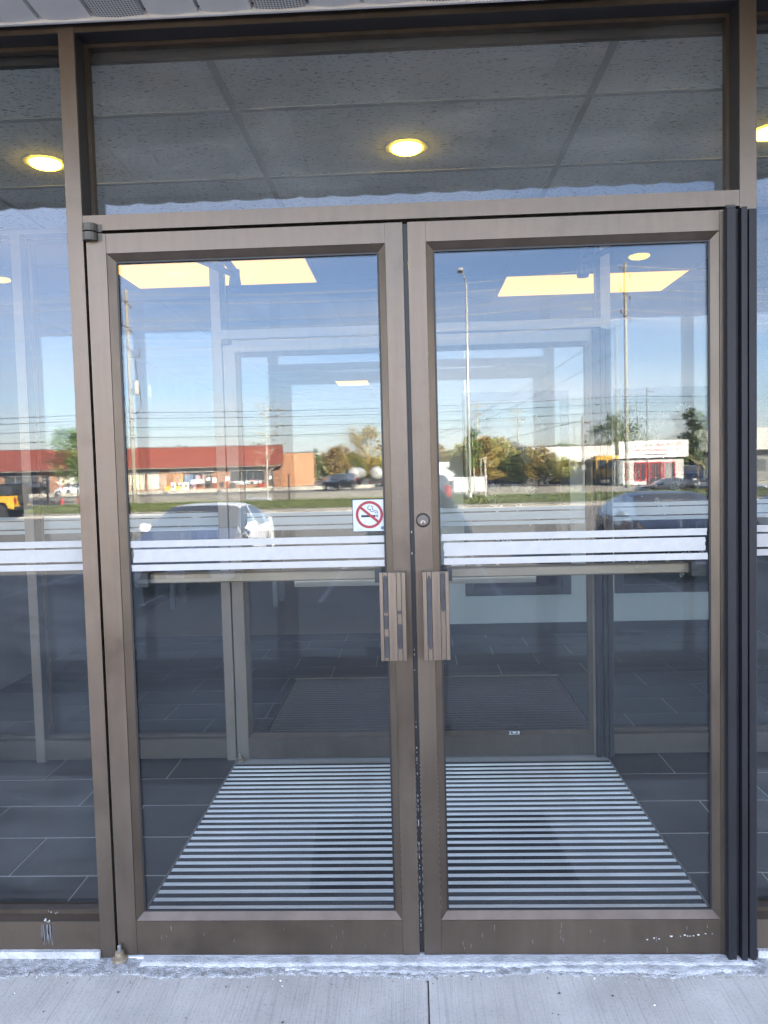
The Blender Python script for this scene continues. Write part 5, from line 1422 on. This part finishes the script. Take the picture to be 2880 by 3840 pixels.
# yellow bus/truck by the workshop
bu = empty('yellow_bus', (20.9, -82.5, G), 'yellow bus parked between the workshop and the auto glass shop', 'bus', rotz=pi / 2 + 0.15)
BUSY = mat('bus_yellow', (.58, .34, .035), .5)
MB().box(-4.5, 3.0, -1.2, 1.2, .55, 3.0).build('body', BUSY, bu, local=True, bevel=.12)
MB().prism([(3.001, .55), (4.2, .55), (4.2, 1.25), (3.9, 1.45), (3.001, 1.55)], -.95, .95, 'y').build('hood', BUSY, bu, local=True, bevel=.05)
for s_ in (-1, 1):
    MB().box(3.0, 3.03, min(s_ * .1, s_ * 1.0), max(s_ * .1, s_ * 1.0), 1.65, 2.55).build('windscreen', CARGLASS, bu, local=True)
    for k in range(5): MB().box(-4.1 + k * 1.35, -3.0 + k * 1.35, min(s_ * 1.195, s_ * 1.21), max(s_ * 1.195, s_ * 1.21), 1.6, 2.5).build('side_window', CARGLASS, bu, local=True)
    MB().lathe([(.12, 0), (.1, .04)], (4.2, s_ * .7, .95), 'x', 14).build('headlight', HEADL, bu, local=True)
    for xa in (-3.0, 3.3): MB().lathe([(.3, -.15), (.48, -.15), (.48, .15), (.3, .15)], (xa, s_ * 1.0, .48), 'y', 18).build('wheel', TYRE, bu, smooth='angle', local=True)
MB().box(4.2, 4.35, -1.1, 1.1, .5, .75).build('front_bumper', TRIM, bu, local=True)

# ------------------------------------------------------------------ poles, wires, lamp, hydrant, posts, hoarding
WOOD = mat('weathered_pole', (.26, .235, .18), .9, var=.2, scale=2, stretch=(4, 4, .3))
INS = mat('insulator', (.12, .10, .09), .4)
WIREL = mat('wire_alu', (.55, .53, .50), .5, .3)
WIRED = mat('wire_dark', (.05, .05, .05), .7)
def hydro_pole(loc, H, label, heights, xf=False, lampb=False, lean=0.0):
    r = empty('utility_pole', loc, label, 'utility pole')
    MB().path([(0, 0, -0.3), (lean * .5, 0, H * .5), (lean, 0, H)], [.21, .17, .125], 12).build('shaft', WOOD, r, smooth=True, local=True)
    for i, h in enumerate(heights):
        x = lean * h / H
        M = MB(); M.prism([(x - .14, h - .10), (x + .14, h - .10), (x + .12, h + .06), (x - .12, h + .06)], -.16, .16, 'y')
        M.tube((x, 0, h), (x - .45, .1, h + .25), .05); M.tube((x, 0, h - .15), (x + .40, .1, h - .35), .05)
        a_ = M.build('bracket', INS, r, local=True)
        MB().lathe([(.07, 0), (.09, .08), (.05, .16), (.08, .22), (.03, .3)], (x - .45, .1, h + .22), 'z', 10).build('insulator', INS, r, local=True)
        MB().lathe([(.07, 0), (.09, -.08), (.05, -.16), (.08, -.22), (.03, -.3)], (x + .40, .1, h - .33), 'z', 10).build('insulator', INS, r, local=True)
    if xf:
        MB().lathe([(.05, 1.25), (.26, 1.2), (.28, 1.1), (.28, .1), (.24, 0), (.05, -.02)], (.58, .1, 9.6), 'z', 16).build('transformer', mat('transformer_grey', (.42, .42, .42), .5), r, smooth='angle', local=True)
        MB().box(.12, .33, .04, .16, 10.0, 10.15).build('transformer_bracket', INS, r, local=True)
        M = MB(); M.tube((.1, 0, 12.9), (1.0, .05, 12.9), .035); M.tube((.95, .05, 12.9), (1.05, .05, 13.6), .04); M.tube((.6, .05, 12.9), (.6, .05, 12.2), .05); M.build('cutout_arm', INS, r, local=True)
        MB().path([(.6, .05, 12.2), (.75, .1, 11), (.60, .1, 10.85)], .03, 5).build('lead', WIRED, r, local=True)
        MB().path([(.85, .1, 10.6), (.95, .1, 9.0), (.9, .1, 8.4), (.5, .1, 7.95), (.15, .1, 8.0)], .03, 5).build('lead', WIRED, r, local=True)
    if lampb:
        MB().path([(0, 0, 8.0), (-.5, .3, 8.9), (-1.0, .6, 9.4), (-1.5, .9, 9.5)], .04, 6).build('lamp_arm', STEEL, r, local=True)
        MB().box(-1.95, -1.45, .78, 1.05, 9.42, 9.56).build('lamp_head', STEEL, r, local=True, bevel=.03)
    return r
PLx, PLy, HL = -24.75, -65.0, 18.45
PRx, PRy, HR = 19.85, -70.0, 20.5
hydro_pole((PLx, PLy, G - .35), HL + .35, 'tall wooden utility pole with grey transformer across the road', (17.7, 15.5, 13.7), True, True)
hydro_pole((PRx, PRy, G - .2), HR + .2, 'tall wooden utility pole behind the auto glass shop kerb', (19.9, 17.9, 15.9))
hydro_pole((-72, -62, G - .4), 18.5, 'tall wooden utility pole farther along the road past the plaza', (17.7, 15.5, 13.7))
hydro_pole((66, -74, G - .3), 20.5, 'tall wooden utility pole farther along the road past the house', (19.9, 17.9, 15.9))
def sagwire(p, q, sag, n=14):
    p, q = Vector(p), Vector(q)
    return [p.lerp(q, i / n) + Vector((0, 0, -4 * sag * (i / n) * (1 - i / n))) for i in range(n + 1)]
def wire(pts_list, r, m, label, group):
    pts = []
    for a in pts_list: pts += a if not pts else a[1:]
    M = MB(); M.path(pts, r, 4, cap=False)
    o = raw_build(M, 'power_line', m, label=label, cat='power line', group=group)
    return o
nodes = [(-72, -62, G), (PLx, PLy, G), (PRx, PRy, G), (66, -74, G)]
hts = [[17.7, 17.7, 19.9, 19.9], [15.5, 15.5, 17.9, 17.9], [13.7, 13.7, 15.9, 15.9]]
for k in range(3):
    for (dx, dz, nm) in ((-.45, .3, 'upper'), (.42, -.45, 'lower')):
        P = [(n_[0] + dx, n_[1] + .1, n_[2] + h + dz) for n_, h in zip(nodes, hts[k])]
        wire([sagwire(P[i], P[i + 1], 0.9) for i in range(3)], .022, WIREL, 'pale ' + nm + ' power line of the ' + ('top', 'middle', 'lowest')[k] + ' pair between the wooden poles', 'power lines between the wooden poles')
for k, (hl, hr, nm) in enumerate(((7.7, 8.3, 'topmost'), (7.2, 7.7, 'second'), (6.4, 6.9, 'third'), (5.5, 6.2, 'lowest'))):
    P = [(n_[0], n_[1] + .25, n_[2] + h) for n_, h in zip(nodes, (hl, hl, hr, hr))]
    wire([sagwire(P[i], P[i + 1], 0.35) for i in range(3)], .028, WIRED, nm + ' dark communications cable strung low between the poles', 'low dark cables')
# guy wires
wire([sagwire((PRx, PRy, G + 15.2), (3.5, -93, G + 6.5), .6)], .02, WIRED, 'dark service wire slanting from the tall pole to the yard', 'service wires')
wire([sagwire((PRx, PRy, G + 12.9), (2.5, -93, G + 5.6), .6)], .02, WIRED, 'second dark service wire slanting below its neighbour', 'service wires')
def small_pole(loc, H, label, r0=.13):
    r = empty('service_pole', loc, label, 'utility pole')
    MB().path([(0, 0, -.2), (0, 0, H)], [r0, r0 * .75], 10).build('shaft', mat('dark_pole', (.10, .085, .07), .9), r, smooth=True, local=True)
    MB().tube((0, 0, H - .5), (.7, 0, H - .62), .07, .07, 6).build('bracket', INS, r, local=True)
    MB().box(-.16, .16, .10, .22, H * .26, H * .33).build('meter_box', STEEL, r, local=True)
small_pole((14.5, -57.0 - 7, G), 6.2, 'short dark service pole by the workshop drive')
wire([sagwire((14.5, -64, G + 5.9), (-4, -88, G + 2.9), .3)], .022, WIRED, 'dark service wire from the short pole down to the yard', 'service wires')
small_pole((22.6, -72.9, G), 9.5, 'thin pale service mast beside the auto glass shop', .07)
def cross_pole(loc, H, label):
    r = empty('utility_pole', loc, label, 'utility pole')
    MB().path([(0, 0, 0), (0, 0, H)], [.2, .12], 8).build('shaft', WOOD, r, smooth=True, local=True)
    for h in (H - .9, H - 2.2):
        MB().box(-1.3, 1.3, -.07, .07, h - .07, h + .07).build('crossarm', WOOD, r, local=True)
        for x in (-1.1, -.5, .5, 1.1): MB().lathe([(.05, 0), (.07, .1), (.03, .25)], (x, 0, h + .07), 'z', 8).build('insulator', INS, r, local=True)
cross_pole((10.1, -118, G), 12.6, 'distant wooden pole with two crossarms above the yard trees')
cross_pole((17.2, -124, G), 12.0, 'distant wooden pole with two crossarms over the workshop roof')
# roadside lamp
lp = empty('street_lamp', (3.6, -47.0, G + .1), 'tall slim galvanised street lamp on the grass verge', 'street lamp')
GALV = mat('galvanised', (.58, .57, .53), .4, .5)
MB().path([(0, 0, 0), (0, 0, 7), (.02, 0, 13.6)], [.10, .085, .065], 12).build('shaft', GALV, lp, smooth=True, local=True)
MB().lathe([(.2, 0), (.2, .05), (.13, .10), (.11, .35)], (0, 0, 0), 'z', 14).build('base', GALV, lp, local=True)
MB().path([(.02, 0, 13.45), (-.10, .2, 13.9), (-.25, .5, 14.2), (-.38, .8, 14.25)], .045, 7).build('arm', GALV, lp, smooth=True, local=True)
MB().box(-.55, -.25, .65, 1.35, 14.02, 14.22).build('lamp_head', mat('lamp_grey', (.3, .3, .29), .5), lp, local=True, bevel=.05)
# hydrant
hy = empty('fire_hydrant', (-30.0, -62.0, G - .40), 'red fire hydrant on the far sidewalk', 'fire hydrant')
MB().lathe([(.17, 0), (.17, .06), (.11, .1), (.11, .5), (.15, .54), (.15, .6), (.12, .68), (.05, .74), (.03, .8)], (0, 0, 0), 'z', 14).build('barrel', mat('hydrant_red', (.38, .03, .025), .5), hy, smooth='angle', local=True)
for s_ in (-1, 1): MB().lathe([(.06, 0), (.07, s_ * .06), (.05, s_ * .09)], (s_ * .10, 0, .42), 'x', 10).build('outlet', MATS['hydrant_red'], hy, local=True)
MB().tube((.12, 0, .5), (.12, 0, 1.9), .018).build('marker_rod', MATS['hydrant_red'], hy, local=True)
# slim posts on the verge
for (x, y, h, lab, m_) in ((-25.6, -50.4, 2.0, 'thin dark stake standing in the verge grass by the hydrant', TRIM), (-10.4, -56.0 - 5.5, 2.2, 'dark square post with a cap near the bare tree', TRIM), (4.65, -47.4, 2.5, 'thin pale sign stake next to the street lamp', GALV), (-14.2, -62, 1.8, 'thin grey stake on the far sidewalk', STEEL)):
    zb = G + .1 if y > -51.5 else G - .4
    r = empty('marker_post', (x, y, zb), lab, 'post')
    MB().box(-.045, .045, -.045, .045, -.05, h).build('shaft', m_, r, local=True)
    MB().box(-.12, .12, -.08, .08, h + .001, h + .10).build('cap', m_, r, local=True)
# white hoarding panels on posts
hd = empty('hoarding', (4.8, -64.5, G - .35), 'row of blank white hoarding boards on dark posts by the road', 'hoarding')
for i in range(4):
    x = -1.3 + i * .72
    MB().box(x + .02, x + .70, -.03, .03, .35, 1.62).build('board', WCL, hd, local=True)
for i in range(5):
    x = -1.3 + i * .72; MB().box(x - .05, x + .05, -.10, -.031, 0, 1.75).build('post', mat('hoarding_post', (.05, .06, .09), .6), hd, local=True)
# long yard fence
# ------------------------------------------------------------------ trees
BARK = mat('bark', (.13, .10, .075), .9, var=.25, scale=8, stretch=(3, 3, .6))
BIRCH = mat('pale_bark', (.45, .42, .37), .85, var=.2, scale=10)
def leafmat(n_, a, b): return mat(n_, a, .75, col2=b, scale=1.6, lo=.38, hi=.62, spec=.25)
LG = leafmat('leaf_green', (0.060, 0.111, 0.025), (0.145, 0.204, 0.051))
LO = leafmat('leaf_orange', (0.272, 0.145, 0.034), (0.221, 0.204, 0.051))
LY = leafmat('leaf_yellowgreen', (0.170, 0.187, 0.043), (0.340, 0.272, 0.068))
LD = leafmat('leaf_dark', (0.051, 0.085, 0.031), (0.119, 0.145, 0.051))
LB = leafmat('leaf_brown', (0.221, 0.119, 0.051), (0.170, 0.136, 0.051))
def make_tree(name, loc, H, R, label, lm, seed, n=2600, leaf=.16, trunk=.10, crown0=.3, bark=None, group=None, shape=1.0, limbs=10, sparse=False, cat='tree'):
    rn = random.Random(seed)
    r = empty(name, loc, label, cat, group)
    T = MB()
    top = (rn.uniform(-.2, .2), rn.uniform(-.2, .2), H * (.88 if not sparse else .97))
    T.path([(0, 0, -.2), (top[0] * .3, top[1] * .3, H * .35), (top[0] * .7, top[1] * .7, H * .65), top], [trunk, trunk * .78, trunk * .45, trunk * .12], 8)
    clumps = []
    for i in range(limbs):
        t = crown0 + (1 - crown0) * (i + .5) / limbs * .92
        a = i * 2.4 + rn.uniform(-.4, .4)
        z0 = H * t * .93
        prof = sin(pi * min(1, max(.08, ((t - crown0) / (1 - crown0)) ** shape * .86 + .14)))
        L_ = R * prof * rn.uniform(.7, 1.1)
        bx, by = top[0] * t, top[1] * t
        e = Vector((bx + cos(a) * L_, by + sin(a) * L_, z0 + L_ * rn.uniform(.15, .55)))
        mid = Vector((bx + cos(a) * L_ * .5, by + sin(a) * L_ * .5, z0 + L_ * .12))
        T.path([(bx, by, z0 - .05), mid, e], [trunk * .35 * (1.1 - t), trunk * .25 * (1.1 - t), trunk * .08], 5)
        clumps += [(e, R * .34), (mid, R * .33)]
        for k in range(4 if sparse else 2):
            e2 = mid.lerp(e, rn.random()) + Vector((rn.uniform(-1, 1), rn.uniform(-1, 1), rn.uniform(-.1, 1.1))) * R * .38
            T.path([mid.lerp(e, rn.random() * .5), e2], [trunk * .14, trunk * .04], 4)
            clumps.append((e2, R * .22))
    clumps.append((Vector(top), R * .3))
    T.build('trunk', bark or BARK, r, smooth=True, local=True)
    vs = []; fs = []
    for i in range(n):
        c, cr_ = clumps[rn.randrange(len(clumps))]
        d = Vector((rn.gauss(0, 1), rn.gauss(0, 1), rn.gauss(0, .8)))
        p = c + d * cr_ * .55
        if p.z < H * crown0 * .8: continue
        a = Vector((rn.uniform(-1, 1), rn.uniform(-1, 1), rn.uniform(-.6, .6))).normalized()
        b = a.cross(Vector((rn.uniform(-1, 1), rn.uniform(-1, 1), rn.uniform(-1, 1)))).normalized()
        s_ = leaf * rn.uniform(.6, 1.3)
        k = len(vs)
        vs += [p - a * s_ * .6, p + b * s_ * .4, p + a * s_ * .6, p - b * s_ * .4]; fs.append((k, k + 1, k + 2, k + 3))
    M = MB(); M.v = [tuple(v) for v in vs]; M.f = fs
    raw_build(M, 'crown', lm, r)
    return r
make_tree('street_tree', (-28.6, -62.1, G - .4), 7.0, 2.2, 'dense green street tree beside the fire hydrant', LG, 1, 4200, .22, .11, .28)
make_tree('street_tree', (-12.35, -62.2, G - .4), 8.9, 2.1, 'nearly bare pale young tree by the plaza corner', LO, 2, 150, .20, .10, .30, BIRCH, limbs=16, sparse=True)
make_tree('street_tree', (4.15, -50.0, G + .1), 5.1, .62, 'slender green young tree next to the street lamp', LG, 3, 1300, .15, .05, .40, BIRCH)
make_tree('street_tree', (28.2, -75.0, G), 7.6, 1.7, 'dark green street tree beside the auto glass banner', LD, 4, 3800, .22, .11, .32)
mids = [((7.6, -80, G), 5.4, 2.3, LO, 'orange autumn tree next to the white hoarding'), ((9.9, -83, G), 5.0, 2.2, LY, 'yellow-green autumn tree before the grey house'), ((5.6, -84, G), 4.6, 1.8, LY, 'low yellowing tree behind the slender street tree'), ((13.4, -80.5, G), 3.9, 1.8, LO, 'orange-green bush before the workshop wall'), ((15.6, -79.0, G), 2.6, 1.5, LY, 'rounded green bush by the workshop door'), ((11.8, -81.5, G), 3.2, 1.6, LD, 'dark bushy shrub under the grey house window'),
        ((-9.0, -136, G), 9.6, 4.6, LO, 'broad orange autumn tree behind the tank trailers'), ((-3.5, -140, G), 8.6, 4.2, LY, 'yellowing tree above the tank trailer tops'), ((25.5, -95, G), 8.2, 3.6, LD, 'dark rounded tree behind the auto glass banner')]
for i, (l_, h_, r_, m_, lab) in enumerate(mids):
    make_tree('tree' if h_ > 4 else 'bush', l_, h_, r_, lab, m_, 30 + i, 3400, .24, .12, .16 if h_ < 5.5 else .22, limbs=12, cat='tree' if h_ > 4 else 'bush')
bgm = [LY, LD, LB, LG, LO]
protos = [make_tree('background_tree', (-30 + i * 6, -165, G), 8.0, 3.8, 'x', bgm[i], 60 + i, 2400, .42, .2, .15, group='trees along the back of the yards') for i in range(5)]
names = ['yellowing', 'dark green', 'brown', 'green', 'orange']
rb = random.Random(8)
spots = [(-27 + i * 4.6 + rb.uniform(-1.2, 1.2), -158 - rb.uniform(0, 22), rb.uniform(.65, 1.05)) for i in range(19)]
for i, (x, y, s_) in enumerate(spots):
    k = i % 5
    o = protos[k] if i < 5 else copy_tree(protos[k])
    o.location = (x, y, G); o.scale = (s_, s_, s_ * rb.uniform(.8, 1.1)); o.rotation_euler = (0, 0, rb.uniform(0, 6.28))
    o['label'] = names[k] + ' tree in the row along the back of the yards'
# far hedge line of woods
rw = random.Random(77); vs = []; fs = []
for i in range(15000):
    x = rw.uniform(-130, 150); t = rw.random()
    hh = 5.2 + 1.6 * sin(x * .21) + 1.2 * sin(x * .077 + 2) + .8 * sin(x * .63)
    z = G + hh * (t ** .8); y = -205 - rw.uniform(0, 16)
    a = Vector((rw.uniform(-1, 1), rw.uniform(-1, 1), rw.uniform(-.6, .6))).normalized(); b = a.cross(Vector((rw.uniform(-1, 1), rw.uniform(-1, 1), rw.uniform(-1, 1)))).normalized(); s_ = rw.uniform(.4, 1.0)
    p = Vector((x, y, z)); k = len(vs)
    vs += [tuple(p - a * s_), tuple(p + b * s_ * .7), tuple(p + a * s_), tuple(p - b * s_ * .7)]; fs.append((k, k + 1, k + 2, k + 3))
M = MB(); M.v = vs; M.f = fs
raw_build(M, 'far_wood', leafmat('leaf_far', (0.119, 0.128, 0.051), (0.204, 0.170, 0.068)), label='far line of woods behind the yards', cat='wood', kind='stuff')

# ------------------------------------------------------------------ the photographer (mirrored beside the meeting stiles)
def person():
    px, py, pz = 0.03, -2.62, lotz(-2.62)
    r = empty('person', (px, py, pz), 'person in pale blue shirt holding up a phone with both hands, facing the doors', 'person')
    J = {}
    def skin(name, joints, edges, root, m, sub=2, smooth=0):
        me = bpy.data.meshes.new(name)
        keys = list(joints); me.from_pydata([joints[k][:3] for k in keys], [(keys.index(a), keys.index(b)) for a, b in edges], [])
        o = bpy.data.objects.new(name, me); COL.objects.link(o)
        sm = o.modifiers.new('skin', 'SKIN'); sm.use_smooth_shade = True
        lay = me.skin_vertices[0].data if me.skin_vertices else None
        if lay is None:
            bm = bmesh.new(); bm.from_mesh(me); bm.verts.layers.skin.verify(); bm.to_mesh(me); bm.free(); lay = me.skin_vertices[0].data
        for i, k in enumerate(keys):
            rr = joints[k][3]; lay[i].radius = rr if isinstance(rr, tuple) else (rr, rr); lay[i].use_root = (k == root)
        ss = o.modifiers.new('sub', 'SUBSURF'); ss.levels = sub; ss.render_levels = sub
        if smooth:
            sm_ = o.modifiers.new('smooth', 'SMOOTH'); sm_.factor = .5; sm_.iterations = smooth
        dg = bpy.context.evaluated_depsgraph_get()
        me2 = bpy.data.meshes.new_from_object(o.evaluated_get(dg)); me2.name = name
        bpy.data.objects.remove(o)
        me2.materials.clear(); me2.materials.append(m)
        me2.polygons.foreach_set('use_smooth', [True] * len(me2.polygons))
        o2 = bpy.data.objects.new(name, me2); COL.objects.link(o2); o2.parent = r
        return o2
    SKIN = mat('skin', (.42, .25, .17), .55); SHIRT = mat('pale_blue_shirt', (.55, .68, .78), .85, var=.08, scale=20); PANT = mat('grey_trousers', (.22, .25, .30), .85); HAIR = mat('dark_hair', (.015, .012, .01), .6)
    # body: one surface (trousers and shirt are fitted shells over it)
    P = {'pel': (0, 0, .98, (.12, .10)), 'wa': (0, 0, 1.10, (.14, .10)), 'ch': (0, 0, 1.32, (.16, .115)), 'nk0': (0, -.01, 1.47, (.07, .07)), 'nk': (0, .01, 1.53, .055), 'hd': (0, .03, 1.60, (.07, .085)), 'hd2': (0, .03, 1.68, (.076, .092)), 'hd3': (0, .02, 1.75, (.05, .06))}
    E_ = [('pel', 'wa'), ('wa', 'ch'), ('ch', 'nk0'), ('nk0', 'nk'), ('nk', 'hd'), ('hd', 'hd2'), ('hd2', 'hd3')]
    for s_, n_ in ((-1, 'l'), (1, 'r')):
        P.update({n_ + 'sh': (s_ * .175, 0, 1.42, .065), n_ + 'el': (s_ * .29, .12, 1.20, .045), n_ + 'fa': (s_ * .20, .24, 1.40, .038), n_ + 'wr': (s_ * .10, .30, 1.55, .028), n_ + 'pa': (s_ * .082, .325, 1.595, (.020, .032)),
                  n_ + 'hp': (s_ * .085, 0, .86, .066), n_ + 'kn': (s_ * .11, .02, .50, .058), n_ + 'ca': (s_ * .115, -.02, .34, .055), n_ + 'an': (s_ * .12, -.02, .10, .038), n_ + 'he': (s_ * .12, -.01, .045, .04), n_ + 'to': (s_ * .135, .15, .03, (.04, .028))})
        E_ += [('ch', n_ + 'sh'), (n_ + 'sh', n_ + 'el'), (n_ + 'el', n_ + 'fa'), (n_ + 'fa', n_ + 'wr'), (n_ + 'wr', n_ + 'pa'), ('pel', n_ + 'hp'), (n_ + 'hp', n_ + 'kn'), (n_ + 'kn', n_ + 'ca'), (n_ + 'ca', n_ + 'an'), (n_ + 'an', n_ + 'he'), (n_ + 'he', n_ + 'to')]
        # fingers rooted in the palm, closed round the phone
        for k in range(4):
            z = 1.575 + k * .019
            a, b, c = 'f%s%da' % (n_, k), 'f%s%db' % (n_, k), 'f%s%dc' % (n_, k)
            P.update({a: (s_ * .088, .345, z + .008, .0095), b: (s_ * .074, .372, z + .010, .0085), c: (s_ * (.048 - .004 * (k == 3)), .376, z + .010, .0075)})
            E_ += [(n_ + 'pa', a), (a, b), (b, c)]
        a, b = 't%sa' % n_, 't%sb' % n_
        P.update({a: (s_ * .062, .325, 1.60, .011), b: (s_ * .042, .338, 1.625, .009)}); E_ += [(n_ + 'pa', a), (a, b)]
    skin('body', P, E_, 'pel', SKIN)
    S = {k: P[k] for k in ('pel', 'wa', 'ch', 'nk0', 'lsh', 'rsh', 'lel', 'rel', 'lfa', 'rfa')}
    S = {k: (v[0], v[1], v[2], tuple(q * 1.22 + .020 for q in (v[3] if isinstance(v[3], tuple) else (v[3], v[3])))) for k, v in S.items()}
    S['nk0'] = (0, -.01, 1.475, (.085, .08)); del S['pel']; S['wa'] = (0, 0, 1.05, (.185, .145)); S['hem'] = (0, 0, .83, (.205, .155)); S['ch'] = (0, 0, 1.28, (.185, .145)); del S['nk0']
    skin('shirt', S, [('hem', 'wa'), ('wa', 'ch'), ('ch', 'lsh'), ('ch', 'rsh'), ('lsh', 'lel'), ('rsh', 'rel'), ('lel', 'lfa'), ('rel', 'rfa')], 'wa', SHIRT, smooth=6)
    Q = {'wst': (0, 0, 1.04, (.135, .105)), 'pel': (0, 0, .95, (.135, .115))}
    QE = [('wst', 'pel')]
    for n_ in 'lr':
        for k in ('hp', 'kn', 'ca', 'an'):
            v = P[n_ + k]; rr = v[3] if not isinstance(v[3], tuple) else v[3][0]
            Q[n_ + k] = (v[0], v[1], v[2] - (.06 if k == 'hp' else 0), rr * 1.05 + (.036 if k == 'hp' else .014))
        QE += [('pel', n_ + 'hp'), (n_ + 'hp', n_ + 'kn'), (n_ + 'kn', n_ + 'ca'), (n_ + 'ca', n_ + 'an')]
    skin('trousers', Q, QE, 'pel', PANT, smooth=8)
    for s_ in (-1, 1):
        MB().prism([(s_ * .12 - .05, -.09), (s_ * .12 + .05, -.09), (s_ * .13 + .052, .10), (s_ * .14 + .03, .20), (s_ * .14 - .03, .20), (s_ * .13 - .052, .10)], 0.0, .075, 'z').build('shoe', mat('shoe_dark', (.03, .03, .03), .6), r, local=True, bevel=.02)
        MB().lathe([(.004, .0), (.013, .006), (.015, .012), (.004, .016)], (s_ * .032, .108, 1.655), 'y', 12).build('eye', mat('eye_white', (.6, .58, .55), .3), r, local=True, smooth=True)
        MB().lathe([(.005, 0), (.018, .01), (.026, .018), (.01, .022)], (s_ * .088, .02, 1.64), 'x', 10).build('ear', SKIN, r, local=True, smooth=True)
    MB().prism([(-.012, 1.615), (.012, 1.615), (.009, 1.66), (-.009, 1.66)], .10, .138, 'y').build('nose', SKIN, r, local=True, bevel=.006)
    MB().box(-.026, .026, .108, .122, 1.588, 1.598).build('mouth', mat('lips', (.3, .12, .1), .5), r, local=True, bevel=.004)
    h_ = MB(); h_.lathe([(.02, .15), (.07, .14), (.098, .10), (.106, .05), (.102, .0), (.085, -.05), (.05, -.07)], (0, .005, 1.665), 'z', 20)
    h_.v = [(x, y if y < .06 else .06 + (y - .06) * .3, z) for x, y, z in h_.v]; h_.build('hair', HAIR, r, local=True, smooth=True)
    ph = empty('phone', (0, -2.262, 1.43), 'dark mobile phone held upright in front of the photographer', 'phone')
    MB().box(-.038, .046, -2.262, -2.254, 1.385, 1.535).build('case', TRIM, ph, bevel=.003)
    MB().box(-.034, .042, -2.2635, -2.2622, 1.39, 1.53).build('screen', mat('phone_screen', (.01, .01, .012), .1), ph)
    return r
person()
